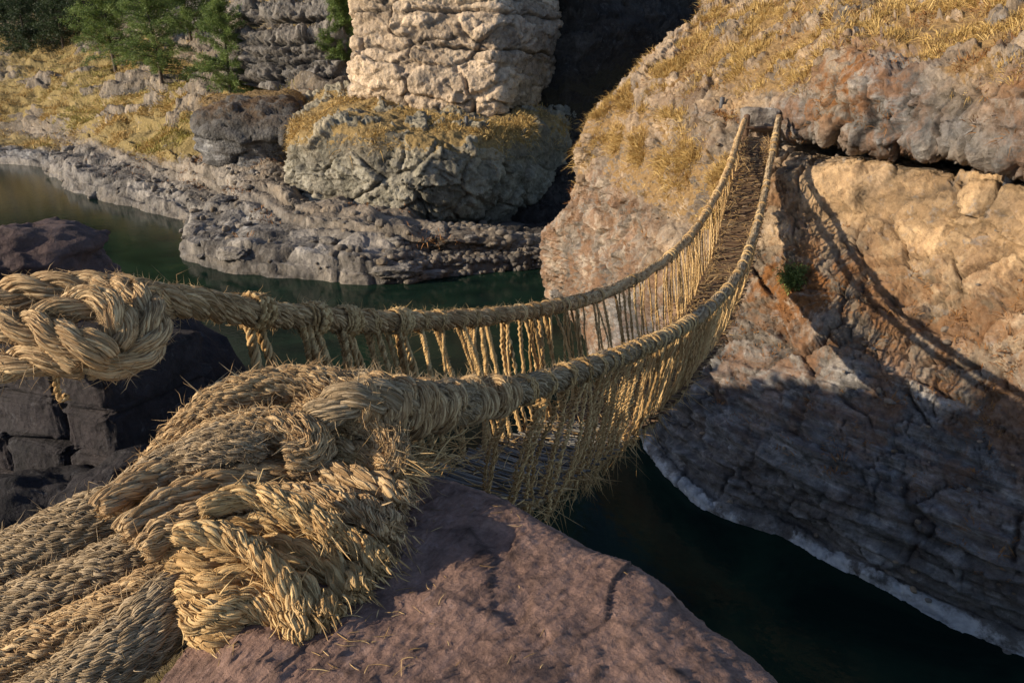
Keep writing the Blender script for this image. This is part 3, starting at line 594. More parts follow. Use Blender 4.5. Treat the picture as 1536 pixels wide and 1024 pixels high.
# deck: cross sticks tied over the cables
Mw = NT('deck_wood'); t = Mw.attr('tint')
Mw.fin(Mw.ramp(Mw.math('ADD', Mw.math('MULTIPLY', t, .8), Mw.math('MULTIPLY', Mw.noise(25, 5, .7), .3)), [(.15, (.045, .026, .016)), (.6, (.13, .075, .042)), (1., (.24, .17, .09))]), .8, Mw.bump(Mw.noise(60, 4), .4, .006))
M['wood'] = Mw.m
Ms = NT('pale_stick'); t = Ms.attr('tint')
Ms.fin(Ms.ramp(Ms.math('ADD', Ms.math('MULTIPLY', t, .8), Ms.math('MULTIPLY', Ms.noise(25, 5, .7), .3)), [(.15, (.07, .065, .06)), (.6, (.2, .19, .17)), (1., (.34, .31, .25))]), .7)
M['stick'] = Ms.m
def sticks(u, r, jit, ext=.06):
    c = fr_at(ctr2, u); s = fr_at(side, u); h = np.interp(u, us, hw) + ext
    n = len(u); x = np.linspace(-1, 1, 7)[None, :, None]
    tg = nrm(np.gradient(ctr2, axis=0)); tg = fr_at(tg, u)
    P = c[:, None] + s[:, None] * x * h[:, None, None] * (1 + RNG.uniform(-.12, .15, (n, 1, 1)))
    P = P + tg[:, None] * (RNG.normal(0, jit, (n, 1, 1)) * x + RNG.normal(0, jit * .4, (n, 7, 1)))
    P[..., 2] += RNG.normal(0, .006, (n, 7)) + .02 + .035 * (x[..., 0] ** 2)
    return tubes(P, r * RNG.uniform(.6, 1.3, (n, 1)) * np.ones((1, 7)), 5, None, False)
u1 = np.arange(.26, .995, .0014); u2 = np.arange(.02, .26, .0019)
V, Q, T = join([sticks(u1, .0135, .02)])
mesh('deck_mat', V, Q, M['wood'], BR, {'tint': T})
V, Q, T = join([sticks(u2, .0075, .012, .02)])
mesh('deck_lattice', V, Q, M['stick'], BR, {'tint': T})
# straw litter along the deck
n = 2600; u = RNG.uniform(.1, .99, n); x = np.sign(RNG.normal(size=n)) * (1 - np.abs(RNG.normal(0, .22, n)))
x = np.where(RNG.random(n) < .25, RNG.uniform(-1, 1, n), x)
p = fr_at(ctr2, u) + fr_at(side, u) * (x * np.interp(u, us, hw))[:, None] + np.array([0, 0, .045])
tg = fr_at(nrm(np.gradient(ctr2, axis=0)), u)
d = nrm(tg * RNG.normal(0, 1, (n, 1)) + fr_at(side, u) * RNG.normal(0, .6, (n, 1)) + np.array([0, 0, .25]) * RNG.random((n, 1)))
l = RNG.uniform(.06, .26, n)[:, None]; kk = np.linspace(0, 1, 5)
P = p[:, None] + d[:, None] * l[:, None] * kk[None, :, None] + (RNG.normal(0, .4, (n, 1, 3)) * l[:, None] * (kk ** 2)[None, :, None]) - np.array([0, 0, .12]) * (kk ** 2)[None, :, None] * l[:, None]
V, Q, T = tubes(P, RNG.uniform(.003, .0065, (n, 1)) * np.ones((1, 5)), 3)
tag(mesh('straw_litter', V, Q, M['cord'], BR, {'tint': T}), kind='stuff')

# dropper cords
def dropper(C, D, u, far, heavy):
    """cords hanging from the handrail at u to the deck edge, with the lashing round the rail."""
    parts = []; c = fr_at(C, np.array([u]))[0]; tg = fr_at(nrm(np.gradient(C, axis=0)), np.array([u]))[0]
    det = 1 if far < 6 else 0; rail = .068 if far < 7.5 else .076
    # lashing
    nt = RNG.integers(2, 4); K = 14 * nt + 4; a = np.linspace(0, nt * 2 * PI, K) + RNG.random() * 6
    up = nrm(np.cross(np.cross(tg, [0, 0, 1.]), tg)); sd = np.cross(tg, up)
    w = np.linspace(-.5, .5, K) * (.045 + .05 * RNG.random())
    rail = rail * RNG.uniform(.9, 1.05)
    P = c + np.cos(a)[:, None] * up * (rail + .006) + np.sin(a)[:, None] * sd * (rail + .006) + tg * w[:, None]
    P = P + RNG.normal(0, .002, P.shape)
    r = .0115 if det else .009
    if det:
        lp = helix(P[None], r * .55, 2, .05, .2); parts += [tubes(lp, r * .5, 4, None, False), tubes(helix(lp, r * .42, 4, .06, .5), r * .2, 3, None, False), strays(P[None], 60, .05, .0013, 1.)]
    else: parts.append(tubes(P[None], r, 4))
    if far > 8 and RNG.random() < .75: parts = []
    nc = (3 if far < 4.5 else RNG.integers(3, 5)) if heavy else RNG.integers(1, 4) if far < 8 else RNG.integers(1, 3)
    for q in range(nc):
        sgn = 1 if q % 2 else -1
        off = (q - (nc - 1) / 2) * .03 if heavy else RNG.normal(0, .03)
        du = (RNG.normal(0, .03) + off * 1.2) / Lb
        top = c + tg * (off + RNG.normal(0, .012)) + sd * rail * .9 * RNG.choice([-1, 1]) * .6 - up * rail * .55
        bot = fr_at(D, np.array([u + du * (1.8 if heavy else 1.2)]))[0] - np.array([0, 0, .04])
        L = np.linalg.norm(bot - top)
        if heavy and RNG.random() < .4: bot = bot - np.array([0, 0, RNG.uniform(0, .14)])
        n = max(8, int(L / (.02 if det else .05))); k = np.linspace(0, 1, n)[:, None]
        bow = .04 * np.sin(k * PI) * RNG.normal(0, 1, 3) * np.array([1, 1, 0])
        seed = RNG.random() * 100
        wv = np.stack([gn(np.concatenate([k * 7 + seed, 0 * k, 0 * k], 1), j) for j in (1, 2, 3)], -1) * (.02 if heavy else .012)
        P = top + (bot - top) * k + bow + wv
        rr = (.0125 if heavy and far < 5 else .0115 if heavy else .017 if far < 7 else .013) * RNG.uniform(.7, 1.4)
        if det:
            rad = np.full((1, len(P)), rr * (.9 if heavy else .6)) * (1 + .8 * np.clip(gn(np.stack([k[:, 0] * 14 + seed, 0 * k[:, 0], 0 * k[:, 0]], -1), 6), -.5, 1))[None]
            pl = helix(P[None], rad, 4 if not heavy else 2, .075, .25)
            parts.append(tubes(pl, rr * (.42 if heavy else .5), 4, None, False))
            parts.append(tubes(helix(pl, rr * .45, 3, .07, .6), rr * .2, 3, None, False))
            parts.append(strays(pl, 90 if heavy else 80, .05, .0012, 1.0))
        else:
            parts.append(tubes(helix(P[None], rr * .6, 2, .12, .2), rr * .75 * 1.15, 3, None, False))
            if far < 13: parts.append(strays(P[None], 18, .08, .0024, 1.0))
    # tuft under the deck edge
    nb = 14 if heavy else 6
    b = fr_at(D, np.array([u]))[0] + RNG.normal(0, .02, (nb, 3)); kk = np.linspace(0, 1, 5)
    dd = RNG.normal(0, .5, (nb, 3)) + np.array([0, 0, -.75]); l = RNG.uniform(.05, .22 if heavy else .15, (nb, 1))
    P = b[:, None] + dd[:, None] * l[:, None] * kk[None, :, None] + RNG.normal(0, .3, (nb, 1, 3)) * l[:, None] * (kk ** 2)[None, :, None]
    parts.append(tubes(P, (.002 if det else .0035) * np.linspace(1, .5, 5)[None] * np.ones((nb, 1)), 3))
    return join(parts)
drops = []
for C, D, which in ((cR, dR, 1), (cL, dL, 0)):
    u = .075 if which else .062
    while u < .985:
        p = fr_at(C, np.array([u]))[0]
        drops.append((p[1], C, D, u, which))
        base = (RNG.uniform(.28, .35) if p[1] < 4.5 else RNG.uniform(.15, .22)) if which else RNG.uniform(.17, .36)
        u += base / Lb * (1.0 if p[1] < 8 else .78)
drops.sort(key=lambda q: q[0])
rest = []
for k, (yy, C, D, u, which) in enumerate(drops):
    g = dropper(C, D, u, yy, which == 1 and yy < 9)
    if k < 100: mesh('dropper_cord', *g[:2], M['cord'], BR, {'tint': g[2]})
    else: rest.append(g)
V, Q, T = join(rest); tag(mesh('dropper_cords', V, Q, M['cord'], BR, {'tint': T}), kind='stuff')
# ragged brush at the near lower corner of the net
n = 160; u = RNG.uniform(.09, .2, n); p = fr_at(dR, u) + RNG.normal(0, .035, (n, 3)) - np.array([0, 0, .06])
tg = fr_at(nrm(np.gradient(dR, axis=0)), u); d = nrm(tg * RNG.choice([-1, 1, 1], (n, 1)) + RNG.normal(0, .5, (n, 3)) + np.array([0, 0, -1.0]))
l = RNG.uniform(.06, .24, (n, 1)); kk = np.linspace(0, 1, 7)
P = p[:, None] + d[:, None] * l[:, None] * kk[None, :, None] + (RNG.normal(0, .45, (n, 1, 3)) + np.array([0, 0, -.1])) * l[:, None] * (kk ** 2)[None, :, None]
V, Q, T = tubes(P, .0032 * np.linspace(1, .5, 7)[None] * np.ones((n, 1)), 3)
tag(mesh('frayed_fringe', V, Q, M['cord'], BR, {'tint': T}), kind='stuff')
# ------------------------------------------------------------------ foreground slab
sil = [Y(540, 716, 2.55), Y(600, 712, 2.5), Y(645, 711, 2.42), Y(700, 733, 2.3), Y(770, 776, 2.14), Y(850, 812, 2.0), Y(930, 858, 1.87), Y(1000, 904, 1.75), Y(1080, 962, 1.62), Y(1160, 1032, 1.48), Y(1300, 1180, 1.2), Y(1500, 1500, .85)]
S = np.array(sil)[:, :3]; Z4 = np.zeros((len(S), 6)); Z4[:, 1] = .5
cen = np.array([-1.2, .5, 6.94]); out = nrm((S - cen) * np.array([1, 1, 0]))
def srow(dr, z=None, dz=0, t=None):
    P = S + out * dr
    if t is not None: P = S + (cen - S) * t
    if z is not None: P = P.copy(); P[:, 2] = z
    P = P + np.array([0, 0, dz]); return np.concatenate([P, Z4], 1).tolist()
rows = [srow(1.1, -1.), srow(.9, 2.5), srow(.55, 5.), srow(.32, 6.3), srow(.15, None, -.26), srow(.07, None, -.06), srow(0), srow(0, None, .045, .1), srow(0, None, .07, .28), srow(0, None, .07, .55), srow(0, None, .04, .8), srow(0, None, -.02, 1.0), srow(0, None, -.1, 1.3), srow(0, None, -.5, 1.7)]
def sd(P, N, at):
    q = P * 1.9
    f1, f2, cid, fac = worley(P * np.array([2.2, 2.2, 2.2]) + .5 * np.stack([gn(P * 3, 1), gn(P * 3, 2), gn(P * 3, 3)], -1), 3)
    g1, g2, gid, fac2 = worley(P * 9 + .4 * np.stack([gn(P * 9, 1), gn(P * 9, 2), gn(P * 9, 3)], -1), 4)
    cr = 1 - sstep(0, .05, f2 - f1); cr2 = (1 - sstep(0, .09, g2 - g1)) * sstep(-.05, .3, gn(P * 2.2, 55))
    pits = np.clip(gn(P * 26, 61) - .25, 0, 1)
    d = .05 * fbm(q, 3, 50, .4) + .012 * fac + .004 * fac2 + .0035 * fbm(P * 14, 3, 52, .6) + .0032 * fbm(P * 48, 4, 56, .7) - .010 * cr * sstep(0, .3, gn(P * 1.7, 58)) - .006 * cr2 - .010 * pits
    return d, np.clip(cr * .5 + cr2 * .35 + pits * 1.2, 0, 1)
patch('rock_slab', rows, 620, 620, sd, M['slab'])
slab = GROUND['rock_slab'][4]; del slab['kind']
tag(slab, 'broad purple brown rock slab with a rounded edge under the coiled straw cables', 'rock')
SV = GROUND['rock_slab'][0]

# ------------------------------------------------------------------ rocks
M['boulder'] = rock_mat('brown_rock', (.06, .04, .037), (.095, .06, .05), (.12, .09, .08), (.1, .08, .05), (.2, .09, .07), 4., .012)
def ico(sub):
    import bmesh
    b = bmesh.new(); bmesh.ops.create_icosphere(b, subdivisions=sub, radius=1)
    V = np.array([v.co[:] for v in b.verts]); Q = np.array([[v.index for v in f.verts] for f in b.faces]); b.free(); return V, Q
ICO = {}
def rock(name, loc, size, seed, mat, sub=5, label=None, cat='rock', group=None, rz=0., attr=(0, .3, .3, 0), boxy=1., fine=.04, tilt=0.):
    if sub not in ICO: ICO[sub] = ico(sub)
    U, Q = ICO[sub]; V = U.copy()
    V = np.sign(V) * np.abs(V) ** boxy; o = seed * 13.7
    f1, f2, cid, fac = worley(V * 1.3 + o, 7); d = .25 * fbm(V * .9 + o, 3, 2) + .16 * fac + fine * fbm(V * 5 + o, 4, 3, .6)
    g1, g2, gid, fac2 = worley(V * 4 + o, 9); d += fine * 1.2 * fac2
    V = V * (1 + d[:, None]); V = V * np.array(size)
    c, s = math.cos(rz), math.sin(rz); V = V @ np.array([[c, s, 0], [-s, c, 0], [0, 0, 1]])
    if tilt: c, s = math.cos(tilt), math.sin(tilt); V = V @ np.array([[c, 0, s], [0, 1, 0], [-s, 0, c]])
    n = len(V); A = {k: np.full(n, a) for k, a in zip(('grass', 'warm', 'pale', 'rust'), attr)}; A['crack'] = np.zeros(n); A['cell'] = np.full(n, .5); A['dark'] = np.zeros(n)
    ob = mesh(name, V + np.array(loc), Q, mat, None, A, True, loc)
    return tag(ob, label, cat, group)
rock('boulder', Y(20, 425, 3.55)[:3], (.50, .42, .30), 3, M['boulder'], 6, 'rounded purple boulder behind the knot on the stone pier', 'boulder', None, .4, (0, .3, .1, .0))

# stone pier: courses of rough dark blocks
PR = empty('stone_pier', Y(150, 700, 2.75)[:3])
tag(PR, 'dark rough masonry pier of stacked blocks below the knotted rope', 'pier')
fx = nrm(np.array([1.0, -.42, 0])[None])[0]       # along the visible face, towards the right
corner = np.array(Y(297, 545, 2.72)[:3]) + np.array([-.34, -.02, 0]); back = np.array([-fx[1], fx[0], 0]); 
if back[1] < 0: back = -back
U5 = None; parts = []; ICO[5] = ico(5)
ctop = 8.5 - .96
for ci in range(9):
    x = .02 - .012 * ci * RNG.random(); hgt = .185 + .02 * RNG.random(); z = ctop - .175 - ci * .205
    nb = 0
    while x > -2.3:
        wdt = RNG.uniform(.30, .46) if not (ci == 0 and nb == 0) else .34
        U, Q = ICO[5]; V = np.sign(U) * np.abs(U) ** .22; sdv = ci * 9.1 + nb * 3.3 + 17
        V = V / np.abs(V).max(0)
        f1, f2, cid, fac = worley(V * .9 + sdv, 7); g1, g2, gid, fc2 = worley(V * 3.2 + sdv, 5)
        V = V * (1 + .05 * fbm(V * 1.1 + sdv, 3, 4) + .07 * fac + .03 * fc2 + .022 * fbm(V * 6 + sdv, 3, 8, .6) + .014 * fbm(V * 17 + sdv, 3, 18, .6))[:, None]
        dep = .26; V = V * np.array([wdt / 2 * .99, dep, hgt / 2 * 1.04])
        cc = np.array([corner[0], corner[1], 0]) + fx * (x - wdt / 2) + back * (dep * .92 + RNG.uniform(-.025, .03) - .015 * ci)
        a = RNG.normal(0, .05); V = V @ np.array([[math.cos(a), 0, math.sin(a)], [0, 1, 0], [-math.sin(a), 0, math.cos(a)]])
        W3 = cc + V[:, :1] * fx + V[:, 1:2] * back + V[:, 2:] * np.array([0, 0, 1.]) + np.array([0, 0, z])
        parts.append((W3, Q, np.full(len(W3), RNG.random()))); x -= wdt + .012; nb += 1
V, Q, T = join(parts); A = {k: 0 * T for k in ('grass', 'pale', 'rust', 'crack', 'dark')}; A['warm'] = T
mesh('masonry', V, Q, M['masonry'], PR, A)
# earth and rubble fill behind and under the blocks
U, Q = ico(5); V = np.sign(U) * np.abs(U) ** .5; V = V / np.abs(V).max(0); V = V * (1 + .05 * fbm(V * 2, 4, 1))[:, None] * np.array([1.2, .55, 3.2])
cc = np.array([corner[0], corner[1], 0]) + fx * (-1.25) + back * .78
V = cc + V[:, :1] * fx + V[:, 1:2] * back + (V[:, 2:] + ctop - 3.35) * np.array([0, 0, 1.])
A = {k: np.zeros(len(V)) for k in ('grass', 'pale', 'rust', 'crack', 'warm', 'dark')}; mesh('core', V, Q, M['masonry'], PR, A)
rock('rubble_stone', Y(60, 800, 2.45)[:3], (.45, .3, .26), 5, M['masonry'], 5, 'dark rough stone at the foot of the pier beside the cables', 'rock', None, .3, (0, .2, 0, 0))
rock('rubble_stone', Y(215, 745, 2.45)[:3], (.30, .22, .17), 8, M['masonry'], 5, 'low dark stone between the pier corner and the rope pile', 'rock', None, .9, (0, .2, 0, 0))

# ------------------------------------------------------------------ thick cables, bundle and knots
GC = 'thick straw cables lying over the slab'
def cable(pts, R, m, label, mat='straw', **k):
    P = px_path(pts); V, Q, T = join(thick(P, R, m, **k))
    tag(mesh('cable', V, Q, M[mat], None, {'tint': T}, True, P[len(P) // 2]), label, 'cable', GC)
cable([(-160, 930, 1.95), (0, 845, 2.02), (130, 785, 2.08), (240, 725, 2.16), (330, 672, 2.26), (400, 640, 2.36)], .086, 21, 'uppermost thick straw cable, running up from the left edge beside the dark pier', 'straw_old')
cable([(-200, 1010, 1.8), (0, 925, 1.86), (130, 870, 1.92), (250, 815, 2.0), (330, 780, 2.1)], .080, 19, 'thick straw cable second from the pier, sunk in the dark gap beside the frayed bundle', 'straw_old')
cable([(-160, 1090, 1.6), (0, 1000, 1.68), (110, 945, 1.74), (210, 895, 1.80), (300, 850, 1.9), (370, 815, 2.0)], .066, 16, 'slimmer straw cable resting between two thicker ones at lower left')
cable([(-60, 1180, 1.42), (50, 1075, 1.52), (140, 1010, 1.58), (215, 950, 1.65), (262, 905, 1.74), (300, 880, 1.84)], .088, 21, 'lowest thick straw cable, nearest the viewer in the bottom left corner', 'straw_old')

FB = empty('frayed_bundle', Y(430, 800, 2.0)[:3])
tag(FB, 'frayed bundle of many straw cords folded over the slab with brushy cut ends', 'rope bundle')
rows_ = [[(150, 765), (230, 715), (320, 688), (420, 672), (520, 678), (594, 700)], [(185, 800), (265, 745), (360, 715), (460, 708), (545, 722), (602, 747)],
    [(215, 825), (290, 775), (380, 752), (470, 750), (545, 768), (594, 797)], [(245, 828), (300, 808), (385, 790), (470, 792), (535, 815), (574, 847)],
    [(262, 850), (310, 842), (385, 828), (455, 835), (510, 862), (542, 892)], [(275, 885), (318, 880), (380, 866), (435, 875), (475, 900), (497, 928)],
    [(285, 920), (325, 918), (375, 905), (420, 914), (448, 935), (463, 958)], [(297, 948), (330, 952), (368, 945), (400, 955), (424, 978)]]
cords = []
for k, r in enumerate(rows_):
    zb = 7.315 - .026 * k + RNG.normal(0, .012)
    cords.append([H(x, y, zb - .05 * (j / (len(r) - 1)) ** 2 - (.03 if j == 0 else 0) + RNG.normal(0, .004)) for j, (x, y) in enumerate(r)])
cords.append([H(300, 765, 7.36), H(370, 742, 7.37), H(440, 760, 7.35), H(500, 800, 7.30)])
cords.append([H(262, 800, 7.33), H(330, 800, 7.32), H(400, 845, 7.27), H(440, 890, 7.21), H(455, 925, 7.17)])
for q in cords:
    P = np.array(q)[:, :3]; P2 = lenres(P, .01)
    qi = cords.index(q); rb = (.041, .038, .042, .037, .041, .038, .040, .036, .032, .030)[qi]
    if qi % 4 != 2: g = laid(P, rb * 1.08, 3, rb * (5.2, 6.5, 5.8)[qi % 3], (8, 7, 9)[qi % 3], 150, .04, .0016, .16, ([0, .1, .9, 1], [.75, 1, 1, 1.12]))
    else: g = thick(P, rb, 8, 5, 110, .04, .2, rb * 7, ([0, .1, .88, 1], [.75, 1, 1.0, 1.1]), 2, .24, .0018)
    g.append(strays(P2[None], 22, .08, .0032, 1., None, .8))
    if 1: g.append(fray(P2, 80, .048, .0022, .5)); g.append(fray(P2, 50, .042, .0042, .6))
    V, Q, T = join(g)
    mesh('bundle_cord', V, Q, M['cord'] if qi > 2 else M['straw'], FB, {'tint': T})

# knot of the nearer handrail, over the slab
KR = empty('rope_knot', Y(460, 640, 2.35)[:3])
tag(KR, 'large straw rope knot on the slab where the nearer handrail ends', 'knot', 'handrail anchor knots')
def loop(parent, pts, R, m, mat='straw', **k):
    V, Q, T = join(thick(px_path(pts), R, m, **k)); mesh('rope_loop', V, Q, M[mat], parent, {'tint': T})
def lloop(parent, pts, R, mat='straw', **k):
    V, Q, T = join(laid(px_path(pts), R, **k)); mesh('rope_loop', V, Q, M[mat], parent, {'tint': T})
loop(KR, [(215, 735, 2.32), (262, 668, 2.38), (315, 615, 2.44), (380, 585, 2.50), (450, 576, 2.54), (515, 585, 2.54), (548, 612, 2.52)], .060, 14, 'straw', fuzz=1200, wob=.2)
loop(KR, [(262, 715, 2.26), (305, 668, 2.28), (360, 645, 2.31), (420, 642, 2.32), (462, 655, 2.29), (470, 676, 2.25), (430, 690, 2.22)], .062, 13, 'straw', fuzz=900, wob=.2)
loop(KR, [(445, 618, 2.48), (505, 620, 2.45), (555, 638, 2.40), (588, 668, 2.34), (594, 702, 2.27), (588, 716, 2.25)], .050, 11, 'straw', fuzz=1300, wob=.25)
loop(KR, [(235, 715, 2.18), (290, 690, 2.16), (345, 672, 2.18), (395, 668, 2.22)], .040, 9, 'straw_old')
P = lenres(px_path([(505, 690, 2.30), (550, 692, 2.29), (585, 696, 2.27), (606, 700, 2.26)]), .01)
g = thick(P, .030, 8, fuzz=300); g += [fray(P, 170, .10, .0022, .6), fray(P, 60, .08, .004, .7)]
V, Q, T = join(g); mesh('cut_end', V, Q, M['cord'], KR, {'tint': T})
loop(KR, [(500, 596, 2.62), (545, 590, 2.58), (600, 600, 2.60), (650, 606, 2.66), (700, 603, 2.82)], .078, 15, 'straw_old', fuzz=1500)
# bulky wraps where the handrail leaves the knot
for (x, y, yy, R) in ((548, 604, 2.44, .102), (585, 610, 2.50, .110), (622, 612, 2.58, .106), (662, 608, 2.70, .098), (705, 603, 2.85, .092), (745, 594, 3.05, .086)):
    c = np.array(Y(x, y, yy)[:3]); i = np.argmin(np.linalg.norm(railR - c, axis=1)); tg = nrm(railR[min(i + 5, 899)] - railR[max(i - 5, 0)])
    up = nrm(np.cross(np.cross(tg, [0, 0, 1.]), tg)); sd_ = np.cross(tg, up); a = np.linspace(0, 2 * PI * 1.35, 26)
    P = c + (np.cos(a)[:, None] * up + np.sin(a)[:, None] * sd_) * R * .72 + tg * np.linspace(-.05, .05, 26)[:, None]
    V, Q, T = join(laid(P, .042, 2, None, 12, 220, .05)); mesh('wrap', V, Q, M['straw'], KR, {'tint': T})
# loose wisps between knot and deck
n = 55; b = np.array([Y(RNG.uniform(590, 700), RNG.uniform(650, 700), RNG.uniform(2.45, 2.9))[:3] for _ in range(n)])
d = nrm(np.array([.8, .6, .1]) * RNG.choice([-1, 1], (n, 1)) + RNG.normal(0, .35, (n, 3))); l = RNG.uniform(.08, .3, (n, 1)); kk = np.linspace(0, 1, 6)
P = b[:, None] + d[:, None] * l[:, None] * (kk - .5)[None, :, None] + RNG.normal(0, .25, (n, 1, 3)) * l[:, None] * (kk ** 2)[None, :, None]
V, Q, T = tubes(P, .0028 * np.ones((n, 6)), 3); tag(mesh('loose_straw', V, Q, M['cord'], KR, {'tint': T}), kind='stuff')

# knot of the farther handrail, on the pier
KL = empty('rope_knot', Y(120, 500, 2.7)[:3])
tag(KL, 'huge straw rope knot on top of the dark masonry pier at the left edge', 'knot', 'handrail anchor knots')
lloop(KL, [(-190, 462, 2.80), (-70, 452, 2.80), (0, 445, 2.82), (60, 432, 2.84), (120, 430, 2.88), (170, 432, 2.90), (215, 446, 2.92), (262, 452, 3.0)], .066, fuzz=900)
lloop(KL, [(150, 432, 2.86), (195, 440, 2.80), (226, 466, 2.72), (232, 500, 2.64), (214, 528, 2.57), (176, 545, 2.51), (130, 545, 2.47)], .058, fuzz=700)
lloop(KL, [(40, 520, 2.50), (62, 486, 2.53), (98, 462, 2.58), (140, 454, 2.61), (172, 470, 2.59), (182, 496, 2.55), (176, 520, 2.52)], .060, fuzz=700)
lloop(KL, [(-150, 508, 2.50), (-60, 497, 2.50), (0, 488, 2.49), (50, 494, 2.45), (95, 510, 2.42), (138, 520, 2.41), (165, 535, 2.43)], .060, fuzz=700)
lloop(KL, [(-150, 575, 2.42), (-50, 560, 2.42), (0, 550, 2.42), (45, 540, 2.42), (90, 538, 2.42), (125, 545, 2.42)], .056, fuzz=450)
P = px_path([(86, 545, 2.42), (84, 565, 2.41), (86, 585, 2.41), (92, 600, 2.40), (100, 592, 2.40)])
V, Q, T = join(rope_geo(lenres(P, .004), .011, 2, .05, 5, 4, .2, 120, .001, .03)); mesh('cord_end', V, Q, M['cord'], KL, {'tint': T})
# knot lashing with two hanging tails on the farther handrail
for (x, y, yy, w) in ((385, 468, 3.41, .085), (470, 477, 3.83, .05), (520, 481, 4.1, .07), (598, 482, 4.6, .06)):
    c = np.array(Y(x, y, yy)[:3]); i = np.argmin(np.linalg.norm(railL - c, axis=1)); tg = nrm(railL[min(i + 5, 899)] - railL[max(i - 5, 0)])
    up = nrm(np.cross(np.cross(tg, [0, 0, 1.]), tg)); sd_ = np.cross(tg, up); a = np.linspace(0, 2 * PI * 4.3, 90)
    P = railL[i] + (np.cos(a)[:, None] * up + np.sin(a)[:, None] * sd_) * .082 + tg * (w * np.linspace(-.6, .6, 90) + .01 * np.sin(a * .7))[:, None]
    parts = rope_geo(P, .014, 1, .06, 5, 4, .2, 160, .0012, .05)
    for s in (-1, 1):
        b = fr_at(dL, np.array([us[np.argmin(np.abs(cL[:, 1] - yy))]]))[0] + tg * s * .05
        k = np.linspace(0, 1, 60)[:, None]; Pq = (railL[i] + tg * s * w * .35 - up * .06) * (1 - k) + b * k + tg * s * .04 * np.sin(k * PI) + .008 * np.stack([gn(np.concatenate([k * 6 + x, k * 0, k * 0 + j], 1), j) for j in range(3)], -1)
        parts += [tubes(helix(Pq[None], .017, 4, .16, .25), .011, 4, None, False), strays(Pq[None], 80, .06, .0012, 1.)]
    V, Q, T = join(parts); mesh('lashing', V, Q, M['cord'], BR, {'tint': T})
# ------------------------------------------------------------------ helpers that find ground under a place
def ground_at(name, px, py):
    V = GROUND[name][0]; x, y, d = proj(V); e = (x - px) ** 2 + (y - py) ** 2
    c = np.where(e < e.min() + 9)[0]; return V[c[np.argmin(d[c])]].astype(float)
def blades(p, d, L, w, droop=.5):
    """p,d (n,3) L,w (n,): flat tapering blades, two quads each."""
    n = len(p); s = nrm(np.cross(d, RNG.normal(size=(n, 3)))); V = []
    for u, ww in ((0, 1), (.5, .8), (1, .12)):
        c = p + d * (L * u)[:, None] - np.array([0, 0, 1]) * (L * droop * u * u)[:, None]
        V += [c - s * (w * ww / 2)[:, None], c + s * (w * ww / 2)[:, None]]
    V = np.stack(V, 1); i = np.arange(n)[:, None] * 6
    Q = np.concatenate([i + np.array([0, 1, 3, 2]), i + np.array([2, 3, 5, 4])]); return V.reshape(-1, 3), Q
def grass(name, src, nclump, per, L, w, spread, mat, mask, lean=.8, droop=.55, tint=(0., 1.)):
    V, N, g, at, o = GROUND[src]; wgt = mask(V, N, g, at); x, y, d = proj(V); wgt = wgt * ((x > -60) & (x < 1600) & (y > -60) & (y < 1050))
    c = RNG.choice(len(V), nclump, p=wgt / wgt.sum()); n = nclump * per
    ct = np.repeat(RNG.random(nclump), per); cs = np.repeat(.4 + 1.2 * RNG.random(nclump) ** 2.5, per)
    cd = np.repeat(RNG.normal(0, .35, (nclump, 3)), per, 0)
    o3 = RNG.normal(0, 1, (n, 3)); nn = np.repeat(N[c], per, 0); o3 = o3 - (o3 * nn).sum(1, keepdims=True) * nn * .9
    p = np.repeat(V[c], per, 0).astype(float) + o3 * spread * cs[:, None] - nn * .02
    dd = nrm(np.array([0, 0, 1.]) + nn * .45 + cd + o3 * lean * .55)
    l = L * cs * RNG.uniform(.45, 1.15, n)
    Vb, Q = blades(p, dd, l, w * RNG.uniform(.6, 1.3, n), droop)
    t = np.clip(tint[0] + (tint[1] - tint[0]) * (.75 * ct + .3 * RNG.random(n)), 0, 1)
    tag(mesh(name, Vb, Q, mat, None, {'tint': np.repeat(t, 6)}), kind='stuff')
clump = lambda V, s, sd: sstep(-.12, .28, gn(V * s, sd))
grass('grass', 'cliff', 12500, 18, .38, .013, .085, M['drygrass'], lambda V, N, g, at: np.clip(g - .25, 0, 1) * clump(V, .9, 5) * (.15 + sstep(5.0, 6.5, V[:, 2])))
grass('hanging_grass', 'cliff', 1500, 12, .32, .012, .07, M['drygrass'], lambda V, N, g, at: np.clip(at[:, 0] - .1, 0, 1) * (V[:, 2] > 7.6) * (N[:, 2] < .5) * (V[:, 0] > 6), 1.0, 1.1, (.0, .75))
grass('dry_plants', 'cliff', 900, 16, .17, .014, .06, M['rustplant'], lambda V, N, g, at: (at[:, 3] > .12) * clump(V, 1.1, 15) * (gn(V * .8, 16) > .0) * (V[:, 0] > 2) * 1., 1.2, .4)
grass('dry_plants', 'cliff', 260, 18, .15, .013, .05, M['rustplant'], lambda V, N, g, at: (V[:, 2] > 1.) * (V[:, 2] < 5.) * (V[:, 0] > 4) * (gn(V * 1.1, 37) > .18) * 1., 1.2, .4, (.3, 1.3))
grass('brown_grass', 'cliff', 2500, 14, .34, .014, .12, M['rustplant'], lambda V, N, g, at: np.clip(g - .25, 0, 1) * (V[:, 2] > 8.) * (gn(V * .9, 35) > .1), 1., .8, (.2, 1.2))
grass('grass', 'riverbank', 7000, 10, .75, .05, .35, M['drygrass'], lambda V, N, g, at: np.clip(g - .3, 0, 1) * clump(V, .16, 6), 1., .5)
grass('green_grass', 'riverbank', 2200, 10, .7, .05, .4, M['greengrass'], lambda V, N, g, at: np.clip(g - .3, 0, 1) * (gn(V * .11, 26) > .12), 1., .5)
